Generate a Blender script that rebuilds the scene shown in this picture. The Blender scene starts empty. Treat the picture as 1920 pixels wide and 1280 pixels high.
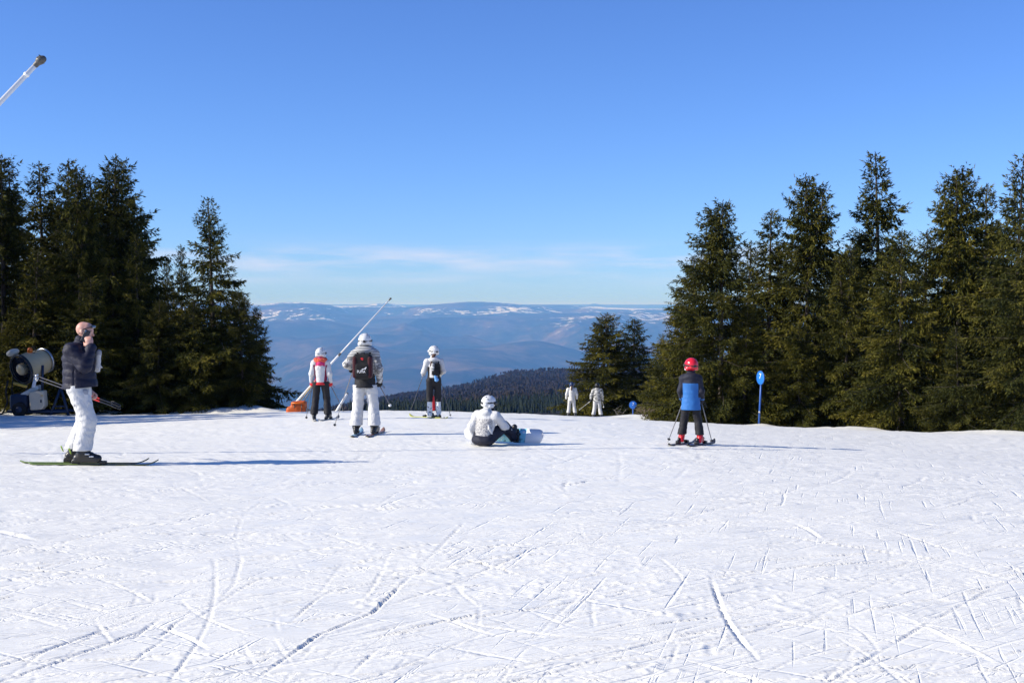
import bpy, math, random
import numpy as np
from mathutils import Vector, Matrix

# ------------------------------------------------------------------ camera, sky, sun, exposure
scene = bpy.context.scene
COL = scene.collection
F = 2400.0                       # focal length in photo pixels (photo is 1920 wide)
HY = 570.0                       # picture row of the eye level
PITCH = math.atan((640 - HY) / F)
SUN_EL, SUN_BACK = 27.5, 11.0     # sun height; degrees the sun stands behind the picture plane, on the left

cam_data = bpy.data.cameras.new('camera')
cam_data.sensor_width = 36.0
cam_data.lens = 36.0 * F / 1920
cam_data.clip_start = 0.1
cam_data.clip_end = 200000
cam = bpy.data.objects.new('camera', cam_data)
cam.location = (0, 0, 0)
cam.rotation_euler = (math.pi / 2 - PITCH, 0, 0)
COL.objects.link(cam)
scene.camera = cam

az = math.radians(180 + SUN_BACK)         # the sun's compass direction, counter-clockwise from +X
el = math.radians(SUN_EL)
sun_dir = Vector((math.cos(el) * math.cos(az), math.cos(el) * math.sin(az), math.sin(el)))
sun_data = bpy.data.lights.new('sun', 'SUN')
sun_data.energy = 5.0
sun_data.angle = math.radians(0.53)
sun_data.color = (1.0, 0.93, 0.79)
sun = bpy.data.objects.new('sun', sun_data)
sun.rotation_euler = (-sun_dir).to_track_quat('-Z', 'Y').to_euler()
COL.objects.link(sun)

world = bpy.data.worlds.new('World')
scene.world = world
world.use_nodes = True
wn, wl = world.node_tree.nodes, world.node_tree.links
wn.clear()
sky = wn.new('ShaderNodeTexSky')
sky.sky_type = 'NISHITA'
sky.sun_disc = False
sky.sun_elevation = el
sky.sun_rotation = math.atan2(sun_dir.x, sun_dir.y)
sky.altitude = 1700
sky.air_density = 1.0
sky.dust_density = 0.6
sky.ozone_density = 2.2
bg = wn.new('ShaderNodeBackground')
bg.inputs['Strength'].default_value = 0.08
wout = wn.new('ShaderNodeOutputWorld')
# thin cirrus streaks in a band all round the horizon
tc = wn.new('ShaderNodeTexCoord')
sep = wn.new('ShaderNodeSeparateXYZ')
wl.new(tc.outputs['Generated'], sep.inputs[0])
def wmath(op, a, b=None, clamp=False):
    n = wn.new('ShaderNodeMath'); n.operation = op; n.use_clamp = clamp
    for i, v in enumerate((a, b)):
        if v is None: continue
        if isinstance(v, (int, float)): n.inputs[i].default_value = v
        else: wl.new(v, n.inputs[i])
    return n.outputs[0]
mp = wn.new('ShaderNodeMapping'); mp.inputs['Scale'].default_value = (5.0, 5.0, 40)
wl.new(tc.outputs['Generated'], mp.inputs[0])
nz = wn.new('ShaderNodeTexNoise'); nz.inputs['Scale'].default_value = 2.2
nz.inputs['Detail'].default_value = 7; nz.inputs['Roughness'].default_value = 0.55
wl.new(mp.outputs[0], nz.inputs['Vector'])
def band(c, w):
    d = wmath('SUBTRACT', sep.outputs['Z'], c)
    d = wmath('DIVIDE', d, w)
    d = wmath('MULTIPLY', d, d)
    return wmath('POWER', 2.718, wmath('MULTIPLY', d, -1.0))
b1 = band(0.0345, 0.0095); b2 = wmath('MULTIPLY', band(0.018, 0.006), 0.3)
cl = wmath('MULTIPLY', wmath('ADD', b1, b2), wmath('MULTIPLY', wmath('SUBTRACT', nz.outputs['Fac'], 0.40), 3.6, True), True)
cl = wmath('MULTIPLY', cl, 0.66)
mixc = wn.new('ShaderNodeMix'); mixc.data_type = 'RGBA'
wl.new(cl, mixc.inputs['Factor'])
wb = wn.new('ShaderNodeMix'); wb.data_type = 'RGBA'; wb.blend_type = 'MULTIPLY'; wb.inputs['Factor'].default_value = 1.0
wl.new(sky.outputs[0], wb.inputs['A']); wb.inputs['B'].default_value = (0.68, 1.0, 1.66, 1)
wl.new(wb.outputs['Result'], mixc.inputs['A'])
mixc.inputs['B'].default_value = (7.6, 7.6, 9.0, 1)
wl.new(mixc.outputs['Result'], bg.inputs['Color'])
wl.new(bg.outputs[0], wout.inputs['Surface'])

scene.view_settings.view_transform = 'Standard'
scene.view_settings.look = 'None'
scene.view_settings.exposure = 0.43
scene.view_settings.gamma = 1.0
scene.view_settings.use_curve_mapping = False
scene.render.engine = 'CYCLES'
scene.cycles.use_denoising = True
scene.cycles.max_bounces = 6
scene.cycles.diffuse_bounces = 3
scene.cycles.glossy_bounces = 2
scene.cycles.transmission_bounces = 2
scene.cycles.volume_bounces = 0
scene.cycles.transparent_max_bounces = 6

# ------------------------------------------------------------------ helpers
rng = np.random.default_rng(7)
random.seed(7)

def at(x, y, d):
    """photo pixel + forward distance -> world point"""
    u, v = (x - 960) / F, (640 - y) / F
    cp, sp = math.cos(PITCH), math.sin(PITCH)
    dy = cp + v * sp
    return np.array([u * d / dy, d, (-sp + v * cp) * d / dy])

def hash2(ix, iy, seed):
    h = (ix.astype(np.int64) * 374761393 + iy.astype(np.int64) * 668265263 + seed * 982451653) & 0x7fffffff
    h = ((h ^ (h >> 13)) * 1274126177) & 0x7fffffff
    h = h ^ (h >> 16)
    return (h & 0xffff) / 65535.0

def vnoise(x, y, seed=0):
    ix, iy = np.floor(x), np.floor(y)
    fx, fy = x - ix, y - iy
    fx = fx * fx * (3 - 2 * fx); fy = fy * fy * (3 - 2 * fy)
    a = hash2(ix, iy, seed); b = hash2(ix + 1, iy, seed)
    c = hash2(ix, iy + 1, seed); d = hash2(ix + 1, iy + 1, seed)
    return (a + (b - a) * fx) * (1 - fy) + (c + (d - c) * fx) * fy

def fbm(x, y, seed=0, octv=5, gain=0.5, lac=2.03):
    s, amp, tot = 0, 1.0, 0
    for o in range(octv):
        s = s + amp * (vnoise(x, y, seed + o * 17) - 0.5); tot += amp
        amp *= gain; x = x * lac + 13.7; y = y * lac + 7.3
    return s / tot

def mesh_np(name, verts, faces, mats=(), midx=None, smooth=True):
    """fast mesh from numpy arrays; faces (n,3) or (n,4)"""
    verts = np.ascontiguousarray(verts, dtype=np.float32); faces = np.ascontiguousarray(faces, dtype=np.int32)
    me = bpy.data.meshes.new(name)
    n, k = faces.shape
    me.vertices.add(len(verts)); me.vertices.foreach_set('co', verts.ravel())
    me.loops.add(n * k); me.loops.foreach_set('vertex_index', faces.ravel())
    me.polygons.add(n); me.polygons.foreach_set('loop_start', np.arange(0, n * k, k, dtype=np.int32))
    if smooth: me.polygons.foreach_set('use_smooth', np.ones(n, dtype=bool))
    for m in mats: me.materials.append(m)
    if midx is not None: me.polygons.foreach_set('material_index', np.ascontiguousarray(midx, dtype=np.int32))
    me.update(calc_edges=True)
    return me

def link(name, me, parent=None, loc=None):
    o = bpy.data.objects.new(name, me)
    COL.objects.link(o)
    if parent is not None: o.parent = parent
    if loc is not None: o.location = loc
    return o

def tag(o, label=None, cat=None, group=None, kind=None):
    if label: o['label'] = label
    if cat: o['category'] = cat
    if group: o['group'] = group
    if kind: o['kind'] = kind
    return o

def thing(name, label, cat, loc=(0, 0, 0), rz=0.0, group=None):
    o = bpy.data.objects.new(name, None)
    o.empty_display_size = 0.1
    COL.objects.link(o)
    o.location = loc; o.rotation_euler = (0, 0, rz)
    return tag(o, label, cat, group)

class NT:
    """small helper round a material's node tree"""
    def __init__(s, name, rough=0.6, color=(0.5, 0.5, 0.5), spec=0.5, metal=0.0):
        s.m = bpy.data.materials.new(name); s.m.use_nodes = True
        s.n, s.l = s.m.node_tree.nodes, s.m.node_tree.links
        s.b = s.n['Principled BSDF']
        s.b.inputs['Base Color'].default_value = (*color, 1)
        s.b.inputs['Roughness'].default_value = rough
        s.b.inputs['Specular IOR Level'].default_value = spec
        s.b.inputs['Metallic'].default_value = metal
    def node(s, t, **kw):
        n = s.n.new(t)
        for k, v in kw.items():
            if k in n.inputs: n.inputs[k].default_value = v
            else: setattr(n, k, v)
        return n
    def link(s, a, b): s.l.new(a, b)
    def coord(s, kind='Object', scale=(1, 1, 1)):
        c = s.node('ShaderNodeTexCoord'); m = s.node('ShaderNodeMapping')
        m.inputs['Scale'].default_value = scale
        s.link(c.outputs[kind], m.inputs[0]); return m.outputs[0]
    def noise(s, vec, scale, detail=4, rough=0.5):
        n = s.node('ShaderNodeTexNoise', Scale=scale, Detail=detail, Roughness=rough)
        s.link(vec, n.inputs['Vector']); return n.outputs['Fac']
    def ramp(s, fac, stops, interp='LINEAR'):
        r = s.node('ShaderNodeValToRGB'); r.color_ramp.interpolation = interp
        e = r.color_ramp.elements
        while len(e) < len(stops): e.new(0.5)
        for q, (p, c) in zip(e, stops):
            q.position = p; q.color = (*c, 1) if len(c) == 3 else c
        s.link(fac, r.inputs[0]); return r.outputs[0]
    def math(s, op, a, b=0.0, clamp=False):
        n = s.node('ShaderNodeMath'); n.operation = op; n.use_clamp = clamp
        for i, v in enumerate((a, b)):
            if isinstance(v, (int, float)): n.inputs[i].default_value = v
            else: s.link(v, n.inputs[i])
        return n.outputs[0]
    def mix(s, f, a, b):
        n = s.node('ShaderNodeMix'); n.data_type = 'RGBA'
        for k, v in (('Factor', f), ('A', a), ('B', b)):
            if isinstance(v, (int, float)): n.inputs[k].default_value = v
            elif isinstance(v, tuple): n.inputs[k].default_value = (*v, 1)
            else: s.link(v, n.inputs[k])
        return n.outputs['Result']
    def color(s, out): s.link(out, s.b.inputs['Base Color']); return s
    def bump(s, h, strength=0.3, dist=0.01):
        b = s.node('ShaderNodeBump', Strength=strength, Distance=dist)
        s.link(h, b.inputs['Height']); s.link(b.outputs[0], s.b.inputs['Normal']); return s

def fabric(name, color, rough=0.75, wr=0.5, scale=14, spec=0.25, vary=0.10):
    t = NT(name, rough, color, spec)
    v = t.coord()
    n1 = t.noise(v, scale, 4, 0.55); n2 = t.noise(v, 220, 2)
    t.color(t.mix(t.math('MULTIPLY', n1, vary * 2, True), color, tuple(c * 0.72 for c in color)))
    t.bump(t.math('ADD', n1, t.math('MULTIPLY', n2, 0.04)), wr, 0.02)
    return t.m

def plain(name, color, rough=0.5, spec=0.5, metal=0.0, vary=0.12, scale=20, bump=0.05):
    t = NT(name, rough, color, spec, metal)
    v = t.coord(); n = t.noise(v, scale, 4)
    t.color(t.mix(t.math('MULTIPLY', n, vary * 2, True), color, tuple(c * 0.6 for c in color)))
    t.bump(n, bump, 0.005)
    return t.m

# ------------------------------------------------------------------ the ground's shape
GP = []
def gp(x, y, d, dz=0.0):
    p = at(x, y, d); GP.append((p[0], p[1], p[2] + dz))
for p in [(0, 0, -1.6), (-4, 4, -1.66), (4, 4, -1.70), (0, 8, -1.74), (-5, 10, -1.78), (6, 10, -1.86), (0, -12, -1.2),
          (-14, -8, -1.2), (14, -8, -1.5), (-10, 6, -1.6), (12, 8, -2.0), (-16, 16, -1.9), (-25, 0, -1.4), (25, 0, -2.2)]:
    GP.append(p)
gp(155, 871, 16.5); gp(687, 815, 23); gp(600, 787, 28.8); gp(810, 783, 29.3); gp(912, 836, 20.3)
gp(1297, 833, 20.7); gp(1600, 870, 17.5); gp(1422, 801, 42); gp(1072, 780, 61); gp(1120, 785.5, 59)
gp(0, 808, 30); gp(0, 779, 47); gp(250, 777, 47); gp(460, 776, 46); gp(560, 771, 46); gp(700, 770, 45)
gp(850, 771.5, 46); gp(960, 775.5, 48); gp(1060, 781.5, 52); gp(1110, 785, 52); gp(1200, 784, 58); gp(1260, 789, 52)
gp(1600, 807, 37); gp(1750, 812, 34.5); gp(1920, 816, 32.5); gp(2150, 820, 30.5); gp(1920, 850, 23)
gp(-300, 782, 47); gp(-300, 830, 26)
# beyond the crest everything sinks below the line of sight
for x in (-300, 0, 250, 460): gp(x, 778, 56); gp(x, 786, 70); gp(x, 850, 120)
for x in (560, 700, 850, 960): gp(x, 776, 56); gp(x, 790, 70); gp(x, 880, 120)
for x in (1060, 1180): gp(x, 787, 72); gp(x, 800, 90); gp(x, 900, 130)
gp(1300, 800, 60); gp(1300, 830, 90); gp(1422, 812, 60); gp(1600, 818, 52); gp(1920, 832, 45); gp(1600, 850, 85); gp(2150, 850, 60)
GP = np.array(GP)

def tps_fit(P, lam=0.25):
    n = len(P); X = P[:, :2] / 20.0
    r2 = ((X[:, None] - X[None]) ** 2).sum(-1)
    K = 0.5 * r2 * np.log(r2 + 1e-12) + lam * 0.02 * np.eye(n)
    A = np.zeros((n + 3, n + 3)); A[:n, :n] = K
    A[:n, n] = 1; A[:n, n + 1:] = X; A[n, :n] = 1; A[n + 1:, :n] = X.T
    return X, np.linalg.solve(A, np.concatenate([P[:, 2], np.zeros(3)]))
TX, TW = tps_fit(GP)
MOUNDS = []   # (x, y, radius, height)
for (px, d, r, h) in [(1205, 56, 1.4, 0.20), (1240, 53, 1.3, 0.12), (345, 49.5, 0.8, 0.16), (385, 49, 1.0, 0.10), (470, 48.5, 1.2, 0.16), (500, 48, 0.9, 0.08),
                      (20, 49, 1.2, 0.15), (1430, 42, 0.7, 0.12), (1560, 38.5, 1.2, 0.04)]:
    p = at(px, 780, d); MOUNDS.append((p[0], p[1], r, h))
gm = np.random.default_rng(12)          # drifts and thrown-up snow along the foot of the trees
for k in range(70):
    if k < 30: px, d = gm.uniform(-30, 520), gm.uniform(47.6, 50)
    else: px = gm.uniform(1330, 1960); d = np.interp(px, [1330, 1422, 1600, 1750, 1960], [46, 42.5, 38.5, 36, 33.5]) + gm.uniform(-.2, 1.2)
    p = at(px, 780, d); MOUNDS.append((p[0], p[1], gm.uniform(.35, .9), gm.uniform(.03, .12) * (1 if k < 30 else .4)))

def ground0(x, y):
    x = np.atleast_1d(np.asarray(x, float)); y = np.atleast_1d(np.asarray(y, float))
    out = np.empty(x.shape); xf, yf, of = x.ravel() / 20, y.ravel() / 20, out.ravel()
    for i in range(0, len(xf), 40000):
        r2 = (xf[i:i + 40000, None] - TX[None, :, 0]) ** 2 + (yf[i:i + 40000, None] - TX[None, :, 1]) ** 2
        of[i:i + 40000] = (0.5 * r2 * np.log(r2 + 1e-12)) @ TW[:-3] + TW[-3] + xf[i:i + 40000] * TW[-2] + yf[i:i + 40000] * TW[-1]
    out = of.reshape(x.shape)
    for mx, my, r, h in MOUNDS:
        out = out + h * np.exp(-((x - mx) ** 2 + (y - my) ** 2) / r ** 2)
    return out

def gz(x, y): return float(ground0(x, y)[0])
def gnormal(x, y, e=0.4):
    n = Vector((gz(x - e, y) - gz(x + e, y), gz(x, y - e) - gz(x, y + e), 2 * e)); n.normalize(); return n
def foot(px, d):
    """where the ground stands at picture column px and distance d"""
    x = (px - 960) / F * d
    return Vector((x, d, gz(x, d)))

# ------------------------------------------------------------------ ski tracks and crumbs pressed into the snow (height map in metres)
class HMap:
    def __init__(s, res, x0, x1, y0, y1):
        s.res, s.x0, s.x1, s.y0, s.y1 = res, x0, x1, y0, y1
        s.nx, s.ny = int((x1 - x0) / res), int((y1 - y0) / res)
        s.h = np.zeros((s.ny, s.nx), np.float32)
NEAR, FARM = HMap(0.009, -6.6, 6.6, 3.6, 13.5), HMap(0.024, -17, 17, 3.0, 42.0)
def stamp(pts, half, depth, **kw):
    s0 = int(rng.integers(0, 9999))
    P_ = np.asarray(pts); dv = P_[-1] - P_[0]; ln = np.hypot(*dv) + 1e-9; ym = P_[:, 1].mean()
    half = max(half, 0.55 * abs(dv[0]) / ln * ym * ym / (1280 * 1.75) * 0.72, 0.7 * abs(dv[1]) / ln * ym * 0.0013)
    for M in (NEAR, FARM):
        if M is NEAR and P_[:, 1].min() > 13.6: continue
        if M is FARM and P_[:, 1].max() < 12.6 and np.abs(P_[:, 0]).max() < 5.8: continue
        stamp1(M, s0, pts, max(half, M.res * 0.9), depth, **kw)
def stamp1(M, sd, pts, half, depth, berm=0.35, skew=0.0, gaps=0.0, crumb=0.0):
    """press a groove with a low berm along the polyline pts"""
    pts = np.asarray(pts); seg = np.diff(pts, axis=0); L = np.hypot(seg[:, 0], seg[:, 1]); tot = L.sum()
    s = np.concatenate([[0], np.cumsum(L)]); q = np.arange(0, tot, M.res * 0.95)
    if len(q) < 4: return
    X = np.interp(q, s, pts[:, 0]); Y = np.interp(q, s, pts[:, 1])
    tx, ty = np.gradient(X), np.gradient(Y); ln = np.hypot(tx, ty) + 1e-9
    nx, ny = -ty / ln, tx / ln
    mod = np.clip(1.0 + 1.6 * (vnoise(q * 1.1, q * 0, sd) - 0.5) + 0.9 * (vnoise(q * 6, q * 0, sd + 1) - 0.5), 0.15, 1.9)
    mod *= np.clip(np.minimum(q, tot - q) / 0.35, 0, 1)
    if gaps > 0: mod *= np.clip((vnoise(q * 0.9, q * 0 + 3, sd + 5) - gaps) * 6, 0, 1)
    W = half * 2.6
    for o in np.arange(-W, W + 1e-6, M.res * 0.85):
        a = o / half
        prof = -np.exp(-(a * 1.25) ** 4)
        side = 1.0 + skew * np.sign(o)
        prof += berm * side * np.exp(-((abs(a) - 1.55) / 0.45) ** 2)
        hgt = depth * prof * mod
        if crumb > 0 and 1.0 < abs(a) < 2.6:
            hgt = hgt + crumb * np.clip(vnoise((X + nx * o) * 33, (Y + ny * o) * 33, 9) - 0.62, 0, 1) * mod * side
        ix = ((X + nx * o - M.x0) / M.res).astype(int); iy = ((Y + ny * o - M.y0) / M.res).astype(int)
        ok = (ix >= 0) & (ix < M.nx) & (iy >= 0) & (iy < M.ny)
        ix, iy, hgt = ix[ok], iy[ok], hgt[ok]
        cur = M.h[iy, ix]
        M.h[iy, ix] = np.where(hgt < 0, np.minimum(cur, hgt), np.maximum(cur, np.where(cur < -0.002, cur, hgt)))

def arc(x, y, ang, length, bend=0.0, wob=0.0):
    n = max(8, int(length / 0.15)); s = np.linspace(0, 1, n)
    a = math.radians(ang) + math.radians(bend) * (s - 0.3) + wob * np.sin(s * 5 + x)
    st = length / n
    return np.stack([x + np.cumsum(np.cos(a)) * st, y + np.cumsum(np.sin(a)) * st], 1)

def ground_px(x, y):
    """ground point under a picture pixel (flat solve by iteration)"""
    d = 10.0
    for _ in range(40):
        p = at(x, y, d); g = gz(p[0], d)
        d = max(3.0, d * (g / p[2]) if p[2] < -0.01 else d * 1.2)
    p = at(x, y, d); return p[0], d
def px_track(pix, **kw):
    P = np.array([ground_px(*p) for p in pix])
    t = np.linspace(0, 1, len(P)); tt = np.linspace(0, 1, 60)
    stamp(np.stack([np.interp(tt, t, P[:, 0]), np.interp(tt, t, P[:, 1])], 1), **kw)
# many random skids and carved lines: mostly across the fall line and diagonal
for i in range(6000):
    y = 3.4 + 37 * rng.random() ** 1.15; x = (rng.random() - 0.5) * (4 + y * 0.98)
    r = rng.random()
    if r < 0.42: ang = rng.normal(40, 15)
    elif r < 0.70: ang = rng.normal(10, 10)
    elif r < 0.86: ang = rng.normal(75, 22)
    else: ang = rng.normal(142, 16)
    ln = rng.gamma(1.4, 0.5) + 0.10 + 0.03 * y + (3.0 * rng.random() if rng.random() < 0.08 else 0)
    big = rng.random()
    half = 0.005 + 0.008 * rng.random() ** 2 if big < 0.97 else 0.016 + 0.014 * rng.random()
    dep = 0.0024 + 0.0095 * rng.random() ** 2.3
    if y > 9: half *= 1.3; dep *= 0.9
    t = arc(x, y, ang, ln, rng.normal(0, 12), 0.03)
    stamp(t, half, dep, berm=0.25 + 0.5 * rng.random(), skew=rng.normal(0, 0.6), gaps=0.3 * (rng.random() < 0.6), crumb=0.010 * (rng.random() < 0.3))
    if rng.random() < 0.2:
        off = 0.07 + 0.3 * rng.random(); a = math.radians(ang + 90)
        stamp(t + np.array([math.cos(a), math.sin(a)]) * off, half, dep, berm=0.3, gaps=0.25)
# long paired lines of skiers crossing the whole piste
for i in range(120):
    y = 3.4 + 30 * rng.random() ** 1.2; x = (rng.random() - 0.62) * (6 + y * 0.98)
    ang = rng.normal(46, 13) if rng.random() < 0.6 else rng.normal(8, 8)
    t = arc(x, y, ang, rng.uniform(3.5, 13), rng.normal(0, 22), 0.03)
    half, dep = rng.uniform(0.008, 0.013), rng.uniform(0.0035, 0.0085)
    off, a_ = rng.uniform(0.16, 0.34), math.radians(ang + 90)
    stamp(t, half, dep, berm=0.45, skew=rng.normal(0, 0.5), crumb=0.006)
    if rng.random() < 0.75: stamp(t + np.array([math.cos(a_), math.sin(a_)]) * off, half, dep * rng.uniform(0.6, 1.1), berm=0.45, skew=rng.normal(0, 0.5))
# the long lines one can point to in the photograph
for pix, half, dep in [
    ([(0, 1265), (160, 1200), (300, 1140)], 0.035, 0.022), ([(0, 1088), (110, 1055), (250, 1010)], 0.035, 0.018),
    ([(0, 1130), (90, 1112)], 0.04, 0.016), ([(215, 1275), (270, 1225), (370, 1160), (450, 1105), (505, 1075)], 0.03, 0.018),
    ([(375, 1165), (440, 1095), (452, 1050), (442, 1010), (455, 965), (500, 935)], 0.028, 0.014),
    ([(480, 1275), (600, 1190), (700, 1150), (745, 1105), (810, 1040), (880, 970)], 0.04, 0.020),
    ([(330, 1185), (290, 1192), (185, 1225)], 0.05, 0.018), ([(385, 1090), (450, 1085), (620, 1078)], 0.05, 0.018),
    ([(635, 1070), (720, 1050)], 0.045, 0.016), ([(840, 1030), (880, 1018)], 0.035, 0.014),
    ([(1110, 1120), (1116, 1190), (1113, 1230), (1100, 1275)], 0.03, 0.022), ([(990, 1200), (1090, 1155), (1115, 1145)], 0.03, 0.018),
    ([(1010, 1270), (1120, 1235), (1220, 1205), (1340, 1160)], 0.03, 0.016), ([(1730, 1270), (1780, 1210)], 0.03, 0.022),
    ([(1745, 1272), (1860, 1235), (1900, 1225)], 0.03, 0.015), ([(960, 1112), (1120, 1100), (1300, 1082)], 0.028, 0.013),
    ([(1000, 1170), (1100, 1150), (1400, 1085), (1620, 1085), (1900, 1082)], 0.026, 0.012),
    ([(1160, 910), (1165, 870), (1160, 850)], 0.03, 0.014), ([(1262, 902), (1300, 870), (1322, 848)], 0.03, 0.014),
    ([(1420, 985), (1445, 1015), (1430, 1030)], 0.035, -0.012), ([(1640, 895), (1680, 915), (1678, 930)], 0.035, -0.012),
    ([(960, 1055), (1100, 1060), (1500, 1075), (1900, 1090)], 0.03, -0.010), ([(1630, 1125), (1750, 1180), (1900, 1255)], 0.05, -0.013),
    ([(930, 1060), (920, 1110), (925, 1150)], 0.03, -0.012), ([(640, 1090), (720, 1078), (860, 1060)], 0.035, 0.010)]:
    px_track(pix, half=half * 0.24, depth=dep * 0.40, berm=0.4, skew=0.4, gaps=0.22, crumb=0.014)
# churned, crumbly patches
BLOBS = [ground_px(*p) for p in ((1187, 857), (595, 856), (1222, 1252), (525, 948), (700, 1130), (1270, 1150))]
for M in (NEAR, FARM):
    yy, xx = np.mgrid[0:M.ny, 0:M.nx]
    WX, WY = M.x0 + xx * M.res, M.y0 + yy * M.res
    patch = np.clip((fbm(WX * 0.75 + WY * 0.4, WY * 0.5, 31, 3) + 0.02) * 5, 0, 1)
    crumbs = np.clip(vnoise(WX * 24, WY * 24, 5) - 0.68, 0, 1) * 0.020 + np.clip(vnoise(WX * 11, WY * 11, 6) - 0.80, 0, 1) * 0.02
    M.h += (patch * crumbs).astype(np.float32)
    M.h += (0.015 * fbm(WX * 0.7, WY * 0.7, 3, 4) + 0.0045 * fbm(WX * 3.0 + WY * 1.5, WY * 2.2, 9, 3)).astype(np.float32)
    # fine combed streaks left by many edges
    M.h += (0.0035 * (fbm((WX - WY * 0.9) * 9, (WX + WY * 1.1) * 0.8, 61, 3) + fbm(WX * 0.9, WY * 12, 63, 3))).astype(np.float32)
    g2 = np.random.default_rng(5)
    for cx, cy in BLOBS:
        for k in range(10):
            a, r = g2.random() * 6.28, 0.13 * g2.random() ** 0.7
            bx, by, br = cx + r * math.cos(a), cy + r * math.sin(a), 0.010 + 0.016 * g2.random()
            i0, j0 = int((by - M.y0) / M.res), int((bx - M.x0) / M.res); w = int(br * 3 / M.res) + 1
            if 0 < i0 - w and i0 + w < M.ny and 0 < j0 - w and j0 + w < M.nx:
                sl = (slice(i0 - w, i0 + w), slice(j0 - w, j0 + w))
                M.h[sl] += (br * 0.45 * np.exp(-(((WX[sl] - bx) ** 2 + (WY[sl] - by) ** 2) / br ** 2))).astype(np.float32)
del xx, yy, WX, WY, patch, crumbs

def hm1(M, x, y):
    fx, fy = (x - M.x0) / M.res, (y - M.y0) / M.res
    edge = np.clip(np.minimum(np.minimum(fx - 1, M.nx - 2 - fx), np.minimum(fy - 1, M.ny - 2 - fy)) / 40, 0, 1)
    fx, fy = np.clip(fx, 1, M.nx - 3), np.clip(fy, 1, M.ny - 3)
    ix, iy = fx.astype(int), fy.astype(int); tx, ty = fx - ix, fy - iy
    h = (M.h[iy, ix] * (1 - tx) + M.h[iy, ix + 1] * tx) * (1 - ty) + (M.h[iy + 1, ix] * (1 - tx) + M.h[iy + 1, ix + 1] * tx) * ty
    return h, edge
def hm_at(x, y):
    hn, en = hm1(NEAR, x, y); hf, ef = hm1(FARM, x, y)
    return hn * en + hf * ef * (1 - en)

t = NT('snow', 0.5, (0.9, 0.89, 0.87), 0.35)
v = t.coord('Object')
n1 = t.noise(v, 9, 5, 0.6); n2 = t.noise(v, 70, 4, 0.65); n3 = t.noise(v, 0.8, 4); n4 = t.noise(v, 3.1, 5, 0.6)
t.color(t.mix(n3, (0.88, 0.86, 0.775), (0.935, 0.91, 0.82)))
scr = None
for k, (deg, along, across, thr) in enumerate([(38, 0.55, 17, .60), (44, 1.3, 34, .61), (9, 0.45, 15, .60), (14, 1.1, 30, .62), (76, 0.7, 22, .63), (146, 0.6, 20, .62), (-4, 1.6, 40, .62), (27, 2.4, 55, .62)]):
    c_ = t.node('ShaderNodeTexCoord'); m_ = t.node('ShaderNodeMapping')
    m_.inputs['Rotation'].default_value = (0, 0, math.radians(-deg)); m_.inputs['Location'].default_value = (k * 13.7, k * 5.1, 0)
    m2 = t.node('ShaderNodeMapping'); m2.inputs['Scale'].default_value = (along, across, 0.0)
    t.link(c_.outputs['Object'], m_.inputs[0]); t.link(m_.outputs[0], m2.inputs[0])
    f_ = t.node('ShaderNodeTexNoise', Scale=1.0, Detail=2.0, Roughness=0.5, Distortion=0.35); t.link(m2.outputs[0], f_.inputs['Vector'])
    g_ = t.math('MULTIPLY', t.math('SUBTRACT', f_.outputs['Fac'], thr), 7.0, True)
    scr = g_ if scr is None else t.math('MAXIMUM', scr, g_)
loose = t.math('MULTIPLY', t.math('SUBTRACT', n4, 0.50), 5.0, True)       # loose, grainy snow lies in patches between scraped ones
hgt = t.math('SUBTRACT', t.math('ADD', t.math('MULTIPLY', n1, 0.13), t.math('MULTIPLY', t.math('MULTIPLY', n2, loose), 0.55)), t.math('MULTIPLY', scr, 0.80))
t.bump(hgt, 0.42, 0.03)
t.link(t.ramp(n4, [(0.35, (0.36, 0.36, 0.36)), (0.6, (0.62, 0.62, 0.62))]), t.b.inputs['Roughness'])
SNOW = t.m

# one sheet: dense rings in front of the camera, coarse behind and far away
ang = np.radians(np.concatenate([np.arange(-180, -32, 4.0), np.arange(-32, -24.5, 0.35), np.arange(-24.5, 24.5, 0.091), np.arange(24.5, 32, 0.35), np.arange(32, 180, 4.0)]))
inv = np.linspace(1 / 4.6, 1 / 31.0, 540)
rad = np.concatenate([[0.4, 0.9, 1.6, 2.3, 2.9, 3.4, 3.8, 4.2], 1 / inv, np.arange(31.3, 72, 0.42), np.arange(73, 150, 2.5)])
RR, AA = np.meshgrid(rad, ang, indexing='ij')
SX, SY = RR * np.sin(AA), RR * np.cos(AA)
gxs, gys = np.linspace(-155, 155, 776), np.linspace(-155, 155, 776)
GT = ground0(*np.meshgrid(gxs, gys))
def gtab(x, y):
    fx, fy = (x + 155) / 0.4, (y + 155) / 0.4
    ix, iy = np.clip(fx.astype(int), 0, 774), np.clip(fy.astype(int), 0, 774); tx, ty = fx - ix, fy - iy
    return (GT[iy, ix] * (1 - tx) + GT[iy, ix + 1] * tx) * (1 - ty) + (GT[iy + 1, ix] * (1 - tx) + GT[iy + 1, ix + 1] * tx) * ty
SZ = gtab(SX, SY) + hm_at(SX, SY)
far = np.clip((RR - 33) / 6, 0, 1) * np.clip((75 - RR) / 10, 0, 1)
SZ += far * (0.05 * fbm(SX * 0.7, SY * 0.7, 41, 4) + 0.05 * fbm(SX * 2.2, SY * 1.4, 43, 3))
SZ -= np.clip((RR - 80) / 70, 0, 1) ** 2 * 4      # tucks the rim under the woods
nr, na = SX.shape
idx = np.arange(nr * na).reshape(nr, na)
jn = np.roll(idx, -1, axis=1)
q = np.stack([idx[:-1], idx[1:], jn[1:], jn[:-1]], -1).reshape(-1, 4)
snow = link('snow_ground', mesh_np('snow_ground', np.stack([SX, SY, SZ], -1).reshape(-1, 3), q[:, ::-1], [SNOW]))
tag(snow, kind='structure')
if snow.data.polygons[200000].normal.z < 0: snow.data.flip_normals()
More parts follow.
